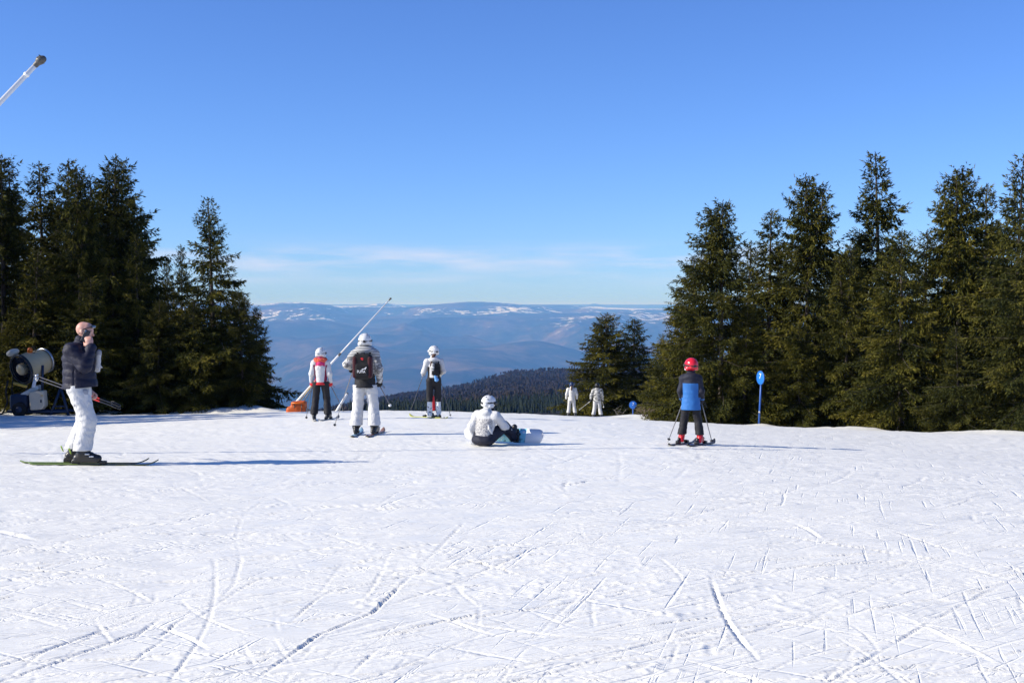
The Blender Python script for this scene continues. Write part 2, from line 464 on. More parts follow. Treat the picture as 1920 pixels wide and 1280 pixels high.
del RR, AA, SX, SY, SZ, q

# ------------------------------------------------------------------ valley, wooded shoulder and far ranges
def img_u(x): return (x - 960) / F
# the wooded shoulder below the piste: slope drop/distance along each view column
def shoulder_z(u, Y):
    xs = img_u(np.array([-900, 300, 600, 740, 860, 960, 1065, 1200, 1400, 2000, 3000]))
    ry = np.array([820, 800, 772, 742, 724, 700, 695, 690, 700, 740, 800])          # ground line of the ridge in the photo
    s_r = np.interp(u, xs, (ry - HY) / F)
    s_f = np.maximum(s_r + 0.012, 0.091)
    k = np.clip((Y - 700) / 1900, 0, 1)
    s = s_f + (s_r - s_f) * (k ** 0.75)
    z = -s * Y
    z = np.where(Y > 2600, z - ((Y - 2600) * 0.42 + np.clip(Y - 2600, 0, 400) * 0.2), z)
    z = np.where(Y < 700, np.minimum(-0.089 * 700 - 25 * np.sin(np.clip((700 - Y) / 560, 0, 1) * math.pi), -0.0) , z)
    return z
ya = np.concatenate([np.linspace(120, 700, 20), np.linspace(740, 2600, 90), np.linspace(2650, 4200, 16)])
ua = np.linspace(-0.55, 0.55, 240)
YY, UU = np.meshgrid(ya, ua, indexing='ij'); XX = UU * YY
nf = 16 * fbm(XX / 260, YY / 260, 77, 4) * np.clip((YY - 400) / 500, 0, 1)
ZZ = shoulder_z(UU, YY) + nf
near = np.clip((YY - 120) / 100, 0, 1); ZZ = ZZ * near + (1 - near) * (-28)
def hill_z(x, y):
    return shoulder_z(x / y, y) + 16 * fbm(x / 260, y / 260, 77, 4) * np.clip((y - 400) / 500, 0, 1)
def grid_faces(n, m):
    i = np.arange(n * m).reshape(n, m)
    return np.stack([i[:-1, :-1], i[:-1, 1:], i[1:, 1:], i[1:, :-1]], -1).reshape(-1, 4)
t = NT('forest_floor', 0.95, (0.05, 0.042, 0.035), 0.1)
v = t.coord(); n = t.noise(v, 0.02, 5)
t.color(t.ramp(n, [(0.35, (0.012, 0.016, 0.010)), (0.6, (0.030, 0.026, 0.020)), (0.8, (0.06, 0.05, 0.04))]))
hill = link('wooded_hill', mesh_np('wooded_hill', np.stack([XX, YY, ZZ], -1).reshape(-1, 3), grid_faces(*XX.shape), [t.m]))
tag(hill, kind='structure')

# far ranges: one sheet of terrain from the valley floor up to the plateau 38 km away
ya = np.concatenate([np.linspace(4000, 12000, 50), np.linspace(12150, 40000, 240), np.linspace(40500, 60000, 40)])
ua = np.linspace(-0.5, 0.5, 440)
YY, UU = np.meshgrid(ya, ua, indexing='ij'); XX = UU * YY
km = YY / 1000
base = np.interp(km, [4, 9, 13, 16, 20, 24, 28, 33, 38, 46, 60], [-1000, -1080, -1000, -880, -700, -470, -250, -80, 30, 90, 120])
amp = np.interp(km, [4, 10, 16, 24, 32, 40, 60], [40, 130, 340, 420, 330, 240, 200])
wx_ = XX + 1500 * fbm(XX / 4000, YY / 4000, 301, 3); wy_ = YY + 1800 * fbm(XX / 4000 + 9, YY / 4000, 302, 3)
rid = 1 - np.abs(fbm(wx_ / 3000 + 3, wy_ / 4200, 211, 2) * 2) * 2.0
rid2 = 1 - np.abs(fbm(wx_ / 1150, wy_ / 1500 + 5, 223, 4) * 2) * 1.6
ZZ = base + amp * 1.15 * (rid - 0.55) + amp * 0.42 * (rid2 - 0.6) + amp * 0.4 * fbm(XX / 9000, YY / 7000, 131, 4)
# the named swells of the skyline
def swell(px, py, Y, wx, wy):
    global ZZ
    top = -(py - HY) / F * Y
    cx = img_u(px) * Y
    g = np.exp(-((XX - cx) / wx) ** 2 - ((YY - Y) / wy) ** 2)
    ZZ = ZZ * (1 - g) + (top + 60 * fbm(XX / 2600, YY / 2600, 171, 5) + 25 * fbm(XX / 800, YY / 800, 91, 4)) * g
ZZ = np.minimum(ZZ, -((581 - HY) / F) * YY - 20 + 190 * fbm(XX / 5000, YY / 4000, 19, 5))
swell(545, 567, 29000, 1500, 2600); swell(330, 566, 30000, 2600, 2600); swell(890, 567, 31000, 1700, 2200); swell(720, 568, 40000, 900, 1500)
swell(660, 574, 37000, 2300, 2000); swell(1040, 571, 37000, 1900, 2000); swell(1115, 568, 46000, 500, 2000); swell(1250, 580, 43000, 3500, 2500)
swell(1010, 592, 25000, 1500, 1800); swell(760, 598, 26000, 1700, 1700); swell(560, 600, 23000, 1500, 1700); swell(660, 640, 17500, 900, 1600)
swell(860, 655, 17000, 1000, 1500); swell(1000, 640, 18500, 1100, 1500); swell(760, 690, 14500, 700, 1300)
ZZ = np.where(YY > 50000, np.maximum(ZZ, -25 + 60 * fbm(XX / 6000, YY / 6000, 23, 4)), ZZ)
ZZ = np.minimum(ZZ, 56)
t = NT('far_land', 0.95, (0.06, 0.05, 0.04), 0.0)
v = t.coord('Object', (0.001, 0.001, 0.003))
geo = t.node('ShaderNodeNewGeometry'); sp = t.node('ShaderNodeSeparateXYZ'); t.link(geo.outputs['Position'], sp.inputs[0])
woods = t.noise(v, 0.9, 8, 0.62); fields = t.noise(v, 0.33, 7, 0.6); fine = t.noise(v, 5.0, 5, 0.65)
land = t.ramp(t.math('ADD', t.math('MULTIPLY', woods, 0.65), t.math('MULTIPLY', fine, 0.35)),
              [(0.40, (0.012, 0.020, 0.014)), (0.50, (0.035, 0.033, 0.024)), (0.58, (0.10, 0.072, 0.050)), (0.70, (0.17, 0.125, 0.09))])
alt = t.math('DIVIDE', t.math('ADD', sp.outputs['Z'], 560.0), 500.0, True)       # snow lies on the upper meadows
sn = t.math('ADD', t.math('MULTIPLY', fields, 0.6), t.math('MULTIPLY', fine, 0.4))
sn = t.math('ADD', sn, t.math('MULTIPLY', alt, 0.075))
snf = t.math('MULTIPLY', t.math('SUBTRACT', t.math('SUBTRACT', sn, t.math('MULTIPLY', t.math('GREATER_THAN', sp.outputs['Y'], 44000.0), 0.3)), 0.612), 60.0, True)
t.color(t.mix(t.math('MULTIPLY', snf, alt, True), land, (0.85, 0.86, 0.88)))
mts = link('far_mountains', mesh_np('far_mountains', np.stack([XX, YY, ZZ], -1).reshape(-1, 3), grid_faces(*XX.shape), [t.m]))
tag(mts, kind='structure')

# ------------------------------------------------------------------ the wood on the shoulder: conifers below, bare broadleaves above
def forest_mesh():
    n = 19500
    Y = 720 + 1960 * rng.random(n) ** 1.15; u = img_u(430) + rng.random(n) * (img_u(1420) - img_u(430))
    X = u * Y; Z = hill_z(X, Y)
    mixn = fbm(X / 150, Y / 150, 55, 4) + (Y - 1250) / 2600 * 0.9 + 0.02
    bare = mixn > 0.0
    gapm = fbm(X / 70, Y / 70, 88, 3) > 0.27
    keep = ~(gapm & bare); X, Y, Z, bare = X[keep], Y[keep], Z[keep], bare[keep]; n = len(X)
    V, Fc, MI = [], [], []; off = 0
    # conifer: three stacked ragged skirts of 5 sides
    c = np.where(~bare)[0]; m = len(c)
    H = rng.uniform(3, 9.5, m) * np.where(rng.random(m) < 0.10, 1.35, 1) * (0.8 + 0.3 * Y[c] / 1500); R = H * rng.uniform(0.15, 0.22, m)
    for lo, hi, rr in ((0.04, 0.55, 1.0), (0.32, 0.8, 0.68), (0.6, 1.0, 0.40)):
        k = 4; a = rng.random(m)[:, None] * 6.28 + np.arange(k) * 2 * math.pi / k
        rad_ = (R * rr)[:, None] * rng.uniform(0.65, 1.25, (m, k))
        ring = np.stack([X[c][:, None] + np.cos(a) * rad_, Y[c][:, None] + np.sin(a) * rad_, (Z[c] + H * lo)[:, None] + rng.uniform(-0.05, 0.05, (m, k)) * H[:, None]], -1)
        tip = np.stack([X[c], Y[c], Z[c] + H * hi], -1)[:, None]
        V.append(np.concatenate([ring, tip], 1).reshape(-1, 3))
        b = off + np.arange(m)[:, None] * (k + 1)
        f = np.stack([b + np.arange(k), b + (np.arange(k) + 1) % k, b + k + 0 * np.arange(k)], -1).reshape(-1, 3)
        Fc.append(f); MI.append(np.zeros(len(f), int)); off += m * (k + 1)
    # bare broadleaf: a loose ragged crown of upright slivers
    c = np.where(bare)[0]; m = len(c); k = 7
    H = rng.uniform(4, 8.5, m)
    a = rng.random((m, k)) * 6.28; r0 = rng.random((m, k)) * 0.9; r1 = rng.uniform(0.3, 2.6, (m, k)) * (H / 10)[:, None]
    w = rng.uniform(0.6, 1.3, (m, k))
    p0 = np.stack([X[c][:, None] + np.cos(a) * r0, Y[c][:, None] + np.sin(a) * r0, Z[c][:, None] + H[:, None] * rng.uniform(0.0, 0.35, (m, k))], -1)
    p1 = np.stack([X[c][:, None] + np.cos(a) * r1, Y[c][:, None] + np.sin(a) * r1, Z[c][:, None] + H[:, None] * rng.uniform(0.65, 1.0, (m, k))], -1)
    md = (p0 * 0.4 + p1 * 0.6); sd = np.stack([np.cos(a + 1.3), np.sin(a + 1.3), 0 * a], -1) * w[..., None]
    V.append(np.stack([p0, md + sd, p1, md - sd], 2).reshape(-1, 3))
    b = off + np.arange(m * k)[:, None] * 4
    f = np.concatenate([b + np.array([[0, 1, 2]]), b + np.array([[0, 2, 3]])])
    Fc.append(f); MI.append(np.ones(len(f), int))
    t = NT('far_conifer', 0.9, (0.018, 0.026, 0.014), 0.1)
    v_ = t.coord(); t.color(t.ramp(t.noise(v_, 0.06, 3), [(0.3, (0.010, 0.017, 0.010)), (0.7, (0.024, 0.030, 0.017))]))
    t2 = NT('bare_twigs', 0.95, (0.09, 0.066, 0.052), 0.1)
    v_ = t2.coord(); t2.color(t2.ramp(t2.noise(v_, 0.03, 4), [(0.3, (0.034, 0.029, 0.024)), (0.7, (0.062, 0.049, 0.040))]))
    return mesh_np('hillside_wood', np.concatenate(V), np.concatenate(Fc), [t.m, t2.m], np.concatenate(MI), smooth=False)
wood = link('hillside_wood', forest_mesh())
tag(wood, 'far mixed wood of dark conifers and bare brown trees on the hill', 'wood', kind='stuff')

# ------------------------------------------------------------------ spruces
def tube(pts, r, k=6):
    """verts, faces of a tube through pts with radii r"""
    pts = np.asarray(pts, float); r = np.broadcast_to(np.asarray(r, float), (len(pts),))
    d = np.gradient(pts, axis=0); d /= np.linalg.norm(d, axis=1)[:, None] + 1e-9
    ref = np.where(np.abs(d[:, 2:3]) > 0.9, np.array([[1.0, 0, 0]]), np.array([[0, 0, 1.0]]))
    a = np.cross(d, ref); a /= np.linalg.norm(a, axis=1)[:, None]; b = np.cross(d, a)
    th = np.arange(k) * 2 * math.pi / k
    V = pts[:, None] + r[:, None, None] * (np.cos(th)[None, :, None] * a[:, None] + np.sin(th)[None, :, None] * b[:, None])
    i = np.arange(len(pts) * k).reshape(len(pts), k); j = np.roll(i, -1, 1)
    Fq = np.stack([i[:-1], j[:-1], j[1:], i[1:]], -1).reshape(-1, 4)
    V = V.reshape(-1, 3)
    n = len(V); V = np.concatenate([V, pts[:1], pts[-1:]])
    c0 = np.stack([i[0], np.full(k, n), np.full(k, n), j[0]], -1); c1 = np.stack([i[-1], j[-1], np.full(k, n + 1), np.full(k, n + 1)], -1)
    return V, np.concatenate([Fq, c0, c1])

def join(parts):
    V, Fs, off = [], [], 0
    for v, f in parts:
        V.append(v); Fs.append(f + off); off += len(v)
    return np.concatenate(V), np.concatenate(Fs)

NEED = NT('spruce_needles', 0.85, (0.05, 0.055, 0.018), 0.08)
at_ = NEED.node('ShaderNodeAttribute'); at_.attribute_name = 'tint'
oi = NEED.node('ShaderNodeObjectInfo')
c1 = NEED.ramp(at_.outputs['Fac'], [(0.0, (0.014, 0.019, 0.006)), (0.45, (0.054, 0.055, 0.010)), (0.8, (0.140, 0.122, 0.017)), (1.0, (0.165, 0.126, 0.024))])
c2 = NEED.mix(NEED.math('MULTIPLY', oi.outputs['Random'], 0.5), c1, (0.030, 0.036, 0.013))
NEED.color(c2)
t = NT('spruce_bark', 0.9, (0.12, 0.09, 0.07), 0.1)
v = t.coord('Object', (1, 1, 0.2)); n = t.noise(v, 30, 5)
t.color(t.ramp(n, [(0.35, (0.045, 0.036, 0.03)), (0.65, (0.12, 0.10, 0.085))])); t.bump(n, 0.6, 0.02)
BARK = t.m

def spruce(seed, H, R, power=0.85, leaders=1, bare=0.0, dens=1.0, lop=0.0, up=0.55):
    """crown and trunk meshes of a mountain spruce H tall with lowest branches R long"""
    g = np.random.default_rng(seed)
    wood_parts, P, D, Ls, Ws, T = [], [], [], [], [], []
    stems = [(np.array([0.0, 0, 0]), H, 0.0, 0.0)]
    for k in range(leaders - 1):
        stems.append((np.array([0.0, 0, H * g.uniform(0.5, 0.68)]), H * g.uniform(0.22, 0.36), g.uniform(0, 6.28), g.uniform(0.22, 0.42)))
    bend = g.normal(0, 0.012, 2)
    for si, (o, h, baz, lean) in enumerate(stems):
        zs = np.linspace(0, h, 14)
        ax = np.stack([o[0] + bend[0] * zs ** 1.5 * 0.4 + np.cos(baz) * lean * (zs - zs ** 2 / (2.2 * h)), o[1] + bend[1] * zs ** 1.5 * 0.4 + np.sin(baz) * lean * (zs - zs ** 2 / (2.2 * h)), o[2] + zs], 1)
        r0 = 0.0115 * H if si == 0 else 0.006 * H
        wood_parts.append(tube(ax, r0 * (1 - zs / h) ** 0.8 + 0.008, 8))
        z = 0.015 * h if si == 0 else 0.05 * h
        while z < h * 0.985:
            tt = z / h
            nb = int(g.integers(5, 8)) if tt < 0.85 else 4
            a0 = g.uniform(0, 6.28)
            for b in range(nb):
                azb = a0 + b * 2 * math.pi / nb + g.normal(0, 0.22)
                Rl = R if si == 0 else R * h / H * 1.25
                L = Rl * (1 - tt) ** power * g.uniform(0.55, 1.18) * (1 + lop * math.cos(azb - seed)) + 0.10 + 0.10 * g.random()
                if g.random() < 0.09: L *= 1.38
                if g.random() < bare and 0.2 < tt < 0.8:  # a broken stub
                    L *= 0.5
                e0 = np.interp(tt, [0, 0.35, 0.7, 1], [-0.22, 0.0, 0.38, 1.0]) + g.normal(0, 0.10)
                droop = np.interp(tt, [0, 0.5, 1], [0.40, 0.42, 0.15]) * g.uniform(0.7, 1.3)
                zz = min(h * 0.99, z + g.normal(0, 0.08))
                base = np.array([np.interp(zz, zs, ax[:, 0]), np.interp(zz, zs, ax[:, 1]), o[2] + zz])
                s = np.linspace(0, 1, 9); wob = g.normal(0, 0.10)
                hor = L * s * math.cos(e0 * 0.6)
                px = base[0] + hor * np.cos(azb + wob * s); py = base[1] + hor * np.sin(azb + wob * s)
                pz = base[2] + L * (math.sin(e0) * s - droop * s ** 2 + up * droop * s ** 3.2)
                C = np.stack([px, py, pz], 1)
                wood_parts.append(tube(C[::2], np.linspace(0.007 + 0.005 * L, 0.003, 5), 3))
                tw = g.random() < bare * 0.6
                # twigs both sides
                nt = max(6, int(L / (0.024 / dens)))
                st = np.concatenate([g.uniform(0.05 if L < 0.9 else 0.10, 1.0, nt), [1.0]])
                B = np.stack([np.interp(st, s, C[:, i]) for i in range(3)], 1)
                dB = np.stack([np.interp(st, s, np.gradient(C[:, i], s)) for i in range(3)], 1); dB /= np.linalg.norm(dB, axis=1)[:, None] + 1e-9
                sdv = np.cross(dB, np.array([0, 0, 1.0])); sdv /= np.linalg.norm(sdv, axis=1)[:, None] + 1e-9
                sgn = np.where(g.random(nt + 1) < 0.5, -1, 1)[:, None]
                tl = (0.10 + 0.40 * L * (1.06 - st) * np.clip(st * 3, 0.35, 1)).clip(0.09, 0.70) * g.uniform(0.6, 1.2, nt + 1)
                tl[-1] = 0.12
                dirT = dB * g.uniform(0.55, 0.9, (nt + 1, 1)) + sdv * sgn * g.uniform(0.4, 0.85, (nt + 1, 1)) + np.array([0, 0, 1.0]) * (g.normal(-0.16, 0.22, (nt + 1, 1)) - 1.3 * (g.random((nt + 1, 1)) < 0.34))
                dirT[-1] = dB[-1]
                dirT /= np.linalg.norm(dirT, axis=1)[:, None]
                ns = np.maximum(2, (tl / 0.040 * dens).astype(int))
                rep = np.repeat(np.arange(nt + 1), ns)
                fr = g.random(len(rep)) ** 0.85
                hang = -0.30 * (fr * tl[rep]) ** 1.5
                pp = B[rep] + dirT[rep] * (fr * tl[rep])[:, None] + np.stack([0 * fr, 0 * fr, hang], 1)
                dd = dirT[rep] + g.normal(0, 0.33, (len(rep), 3)) + np.array([0, 0, -0.10])
                dd /= np.linalg.norm(dd, axis=1)[:, None]
                if tw:
                    kk = g.random(len(rep)) < 0.35
                    pp, dd, fr, rep = pp[kk], dd[kk], fr[kk], rep[kk]
                P.append(pp); D.append(dd); Ls.append(g.uniform(0.10, 0.21, len(pp))); Ws.append(g.uniform(0.015, 0.028, len(pp)))
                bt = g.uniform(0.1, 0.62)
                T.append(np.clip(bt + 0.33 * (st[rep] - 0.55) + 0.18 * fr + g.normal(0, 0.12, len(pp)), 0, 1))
            z += np.interp(tt, [0, 0.7, 1], [0.38, 0.34, 0.20]) * H / 10 * g.uniform(0.75, 1.25)
        # leader shoot
        tip = ax[-1]; n = 16
        P.append(tip + np.stack([g.normal(0, 0.01, n), g.normal(0, 0.01, n), -g.random(n) * 0.4], 1)); dd = g.normal(0, 0.35, (n, 3)) + np.array([0, 0, 0.9])
        D.append(dd / np.linalg.norm(dd, axis=1)[:, None]); Ls.append(g.uniform(0.08, 0.15, n)); Ws.append(np.full(n, 0.018)); T.append(np.full(n, 0.6))
    P, D = np.concatenate(P), np.concatenate(D); Ls, Ws, T = np.concatenate(Ls), np.concatenate(Ws), np.concatenate(T)
    P[:, 2] = np.maximum(P[:, 2], 0.03)
    n = len(P); rv = g.normal(0, 1, (n, 3)); S = np.cross(D, rv); S /= np.linalg.norm(S, axis=1)[:, None] + 1e-9
    N = np.cross(D, S)
    mid = P + D * (Ls * 0.4)[:, None]
    V = np.stack([P, mid + S * Ws[:, None] + N * (Ws * 0.5)[:, None], P + D * Ls[:, None], mid - S * Ws[:, None] + N * (Ws * 0.5)[:, None]], 1).reshape(-1, 3)
    b = np.arange(n)[:, None] * 4
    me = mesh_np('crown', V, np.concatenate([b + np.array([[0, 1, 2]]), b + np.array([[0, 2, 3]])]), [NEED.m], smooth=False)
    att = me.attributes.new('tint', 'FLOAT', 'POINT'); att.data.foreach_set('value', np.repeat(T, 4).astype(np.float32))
    vw, fw = join(wood_parts)
    return me, mesh_np('trunk', vw, fw, [BARK])

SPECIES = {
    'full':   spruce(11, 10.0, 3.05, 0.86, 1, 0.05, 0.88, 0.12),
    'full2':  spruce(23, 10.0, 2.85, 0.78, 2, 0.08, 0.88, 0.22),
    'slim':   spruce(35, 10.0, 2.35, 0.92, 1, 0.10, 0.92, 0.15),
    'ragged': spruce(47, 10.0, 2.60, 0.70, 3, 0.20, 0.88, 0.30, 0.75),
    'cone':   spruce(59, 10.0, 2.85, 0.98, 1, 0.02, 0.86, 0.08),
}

def tree(px, top, d, kind, wide, rz, label, group=None, base_px=None):
    """a spruce whose tip shows at picture (px, top) when it stands d metres away; wide = spread factor"""
    b = foot(px, d); tip = at(px, top, d)[2]
    s = (tip - b.z + 0.05) / 10.0
    o = thing('spruce_tree', label, 'tree', (b.x, b.y, b.z - 0.08), math.radians(rz), group)
    c, w = SPECIES[kind]
    for nm, me in (('crown', c), ('trunk', w)):
        link(nm, me, o)
    o.scale = (s * wide, s * wide, s)
    return o
TREES = [
    # right side, front row
    (1352, 376, 44, 'ragged', 1.10, 20, 'dark spruce with broken triple top right behind the child in red helmet'),
    (1285, 560, 46, 'full', 1.35, 75, 'low spruce at the left end of the right-hand trees, behind the child'),
    (1440, 392, 49, 'slim', 1.25, 140, 'narrow spruce behind the tall blue sign, between two taller ragged spruces'),
    (1395, 560, 43.5, 'cone', 1.25, 200, 'short dense spruce just left of the tall blue sign'),
    (1516, 328, 47, 'ragged', 1.02, 250, 'gaunt dark spruce with wide arms near its top, right of the tall blue sign'),
    (1500, 600, 43, 'full2', 1.2, 310, 'low dark spruce just right of the tall blue sign'),
    (1652, 284, 47, 'slim', 1.15, 10, 'tallest spruce of the right-hand group, with a slender open top'),
    (1585, 455, 43, 'full2', 0.95, 95, 'small pale olive spruce at the left foot of the tallest right-hand one'),
    (1690, 432, 40, 'full', 1.25, 160, 'broad sunlit olive spruce in front of the tallest right-hand one'),
    (1795, 312, 46, 'ragged', 0.95, 70, 'dark ragged spruce with a spiky double top, second from the right edge'),
    (1843, 345, 47.5, 'slim', 0.95, 130, 'thin dark spruce squeezed behind the two rightmost trees'),
    (1898, 288, 43, 'cone', 1.10, 220, 'tall dark spruce touching the right edge of the picture'),
    (1925, 400, 36.5, 'full', 1.15, 280, 'broad yellow-olive spruce in front at the right edge'),
    (1800, 610, 38, 'cone', 1.30, 30, 'low sunlit spruce between the two broad olive ones at right'),
    # pair beyond the crest
    (1128, 586, 88, 'full2', 1.75, 45, 'larger grey-green spruce of the pair behind the two white-clad skiers'),
    (1188, 598, 90, 'full', 1.75, 190, 'smaller grey-green spruce of the pair, behind the small blue sign'),
    (1240, 625, 80, 'cone', 1.3, 300, 'sunlit olive spruce standing just right of the small blue sign'),
    # left side
    (8, 292, 51, 'ragged', 1.10, 15, 'tall dark spruce cut by the left edge of the picture'),
    (85, 305, 54, 'slim', 1.15, 100, 'slim spruce leaning in behind the left edge tree'),
    (122, 298, 53, 'slim', 1.05, 200, 'narrow pointed spruce left of the one with the bare grey trunk'),
    (152, 312, 50, 'ragged', 0.80, 290, 'spruce with a bare grey stretch of trunk, above the man on the phone'),
    (205, 291, 52, 'full2', 1.12, 60, 'tallest broad dark spruce of the left-hand group'),
    (232, 320, 55, 'slim', 1.10, 130, 'slim dark spruce on the right shoulder of the tallest left-hand one'),
    (260, 440, 50, 'full', 0.90, 155, 'lower dark spruce right of the tallest left-hand one'),
    (60, 470, 49, 'cone', 1.45, 240, 'wide lower spruce rising behind the snow cannon'),
    (165, 520, 48.5, 'full', 1.45, 330, 'low spruce with sunlit sprays directly behind the man on the phone'),
    (295, 560, 48.5, 'full2', 1.25, 35, 'low dark spruce in the middle of the left-hand group'),
    (344, 458, 58, 'slim', 0.70, 85, 'small far spruce just left of the free-standing pointed one'),
    (318, 482, 60, 'slim', 0.8, 85, 'smallest spruce tip showing in the gap of the left-hand group'),
    (402, 370, 50, 'cone', 1.12, 110, 'free-standing pointed spruce at the right end of the left-hand group'),
    (362, 560, 48.5, 'full', 1.15, 205, 'low spruce at the left foot of the free-standing pointed one'),
    (455, 540, 49, 'full2', 1.10, 265, 'low dark spruce at the right foot of the free-standing pointed one'),
    (480, 575, 51.5, 'full', 0.95, 5, 'lowest outermost dark spruce of the left group, beside the orange mat'),
]
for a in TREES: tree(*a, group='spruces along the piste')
# the wood goes on behind the front rows
BACK = [(-40, 330, 62), (40, 360, 64), (110, 380, 60), (180, 365, 63), (250, 400, 62), (330, 585, 62), (400, 540, 60), (300, 600, 57),
        (1300, 480, 56), (1400, 450, 58), (1470, 470, 55), (1560, 470, 54), (1620, 430, 56), (1730, 430, 53), (1780, 470, 55), (1870, 410, 52), (1950, 380, 50)]
for i, (px, top, d) in enumerate(BACK):
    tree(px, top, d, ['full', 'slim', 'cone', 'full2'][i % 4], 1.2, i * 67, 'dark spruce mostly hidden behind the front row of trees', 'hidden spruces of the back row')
# trees left of the picture, whose shade falls across the piste
for i, (x, d, h) in enumerate([(-19.5, 31.5, 7.6), (-21.0, 34.5, 8.6), (-23.5, 33.0, 9.0), (-22.0, 38.0, 9.4), (-25.5, 36.0, 10.0), (-27.0, 41.0, 10.5), (-20.5, 41.5, 8.5), (-25.0, 44.9, 8.0)]):  # the last one is added, placed and sized to shade the snow cannon
    o = thing('spruce_tree', 'spruce beyond the left edge, seen only by its shade on the piste', 'tree', (x, d, gz(x, d) - 0.08), i * 1.1, 'spruces beyond the left edge')
    c, w = SPECIES[['full', 'cone', 'full2'][i % 3]]
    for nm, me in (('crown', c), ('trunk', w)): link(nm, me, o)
    o.scale = (h / 10 * 1.1,) * 2 + (h / 10,)

# ------------------------------------------------------------------ the air over the valley
hz = NT('haze_air'); hz.n.remove(hz.b)
pv = hz.node('ShaderNodeVolumePrincipled')
pv.inputs['Color'].default_value = (0.17, 0.43, 1.0, 1)
pv.inputs['Absorption Color'].default_value = (1, 1, 1, 1)
pv.inputs['Density'].default_value = 0.000052
pv.inputs['Anisotropy'].default_value = 0.0
hz.link(pv.outputs[0], hz.n['Material Output'].inputs['Volume'])
hx, y0, y1, z0, z1 = 48000, -300, 66000, -1700, 62
hv = np.array([[x, y, z] for z in (z0, z1) for y in (y0, y1) for x in (-hx, hx)])
haze = link('haze', mesh_np('haze', hv, np.array([[0, 2, 3, 1], [4, 5, 7, 6], [0, 1, 5, 4], [2, 6, 7, 3], [0, 4, 6, 2], [1, 3, 7, 5]]), [hz.m], smooth=False))
tag(haze, kind='stuff')

# ------------------------------------------------------------------ figures: smooth distance-field surfaces
def smin(a, b, k):
    h = np.clip(0.5 + 0.5 * (b - a) / k, 0, 1)
    return b + (a - b) * h - k * h * (1 - h)

def cap(a, b, ra, rb=None, sq=None):
    """tapered limb from a to b; sq = (axis, factor) flattens it along an axis"""
    return ('cap', np.asarray(a, float), np.asarray(b, float), ra, ra if rb is None else rb, sq)
def ball(c, r, sq=None): return cap(c, np.asarray(c, float) + np.array([0, 0, 1e-4]), r, r, sq)
def rbox(c, half, r=0.02, R=None): return ('box', np.asarray(c, float), np.asarray(half, float), r, np.eye(3) if R is None else np.asarray(R, float))
def ell(c, rad, R=None): return ('ell', np.asarray(c, float), np.asarray(rad, float), np.eye(3) if R is None else np.asarray(R, float))

def prim_d(P, q):
    if q[0] == 'cap':
        _, a, b, ra, rb, sq = q
        d = b - a; L2 = float(d @ d) + 1e-12
        t = np.clip(((P - a) @ d) / L2, 0, 1)
        v = P - a - t[:, None] * d
        if sq is not None:
            ax = np.asarray(sq[0], float); ax = ax / np.linalg.norm(ax)
            v = v + np.outer(v @ ax, ax) * (1 / sq[1] - 1)
        return np.sqrt((v * v).sum(1)) - (ra + (rb - ra) * t)
    if q[0] == 'box':
        _, c, h, r, R = q
        w = np.abs((P - c) @ R) - h + r
        return np.sqrt((np.maximum(w, 0) ** 2).sum(1)) + np.minimum(w.max(1), 0) - r
    _, c, rad, R = q
    w = ((P - c) @ R) / rad
    l = np.sqrt((w * w).sum(1)) + 1e-9
    return (l - 1) * rad.min()

def prim_box(q):
    if q[0] == 'cap':
        _, a, b, ra, rb, _s = q; r = max(ra, rb)
        return np.minimum(a, b) - r, np.maximum(a, b) + r
    e = np.linalg.norm(q[2]); return q[1] - e, q[1] + e

def surfnet(V, org, h):
    """vertices and quads of the zero surface of the grid V (naive surface nets)"""
    S = V < 0
    c = [S[i:V.shape[0] - 1 + i, j:V.shape[1] - 1 + j, k:V.shape[2] - 1 + k] for i in (0, 1) for j in (0, 1) for k in (0, 1)]
    sm = sum(x.astype(np.int8) for x in c)
    I, J, K = np.nonzero((sm > 0) & (sm < 8))
    cv = {(i, j, k): V[I + i, J + j, K + k] for i in (0, 1) for j in (0, 1) for k in (0, 1)}
    acc = np.zeros((len(I), 3)); cnt = np.zeros(len(I))
    for ax in range(3):
        for u in (0, 1):
            for w in (0, 1):
                o = [0, 0, 0]; oth = [q for q in range(3) if q != ax]; o[oth[0]], o[oth[1]] = u, w
                o2 = list(o); o2[ax] = 1
                a, b = cv[tuple(o)], cv[tuple(o2)]
                m = (a < 0) != (b < 0)
                t = np.where(m, a / np.where(m, a - b, 1), 0)
                pos = np.zeros((len(I), 3)); pos[:, oth[0]] = u; pos[:, oth[1]] = w; pos[:, ax] = t
                acc += pos * m[:, None]; cnt += m
    verts = org + (np.stack([I, J, K], 1) + acc / cnt[:, None]) * h
    idm = -np.ones(tuple(s - 1 for s in V.shape), np.int64); idm[I, J, K] = np.arange(len(I))
    Q = []
    for ax in range(3):
        A = np.swapaxes(S, 0, ax); D = np.swapaxes(idm, 0, ax)
        e = A[:-1, 1:-1, 1:-1] != A[1:, 1:-1, 1:-1]
        i, j, k = np.nonzero(e); inside = A[:-1, 1:-1, 1:-1][i, j, k]
        j = j + 1; k = k + 1
        qd = np.stack([D[i, j - 1, k - 1], D[i, j, k - 1], D[i, j, k], D[i, j - 1, k]], 1)
        flip = inside if ax == 0 else ~inside
        qd[~flip] = qd[~flip][:, ::-1]
        Q.append(qd)
    return verts, np.concatenate(Q)

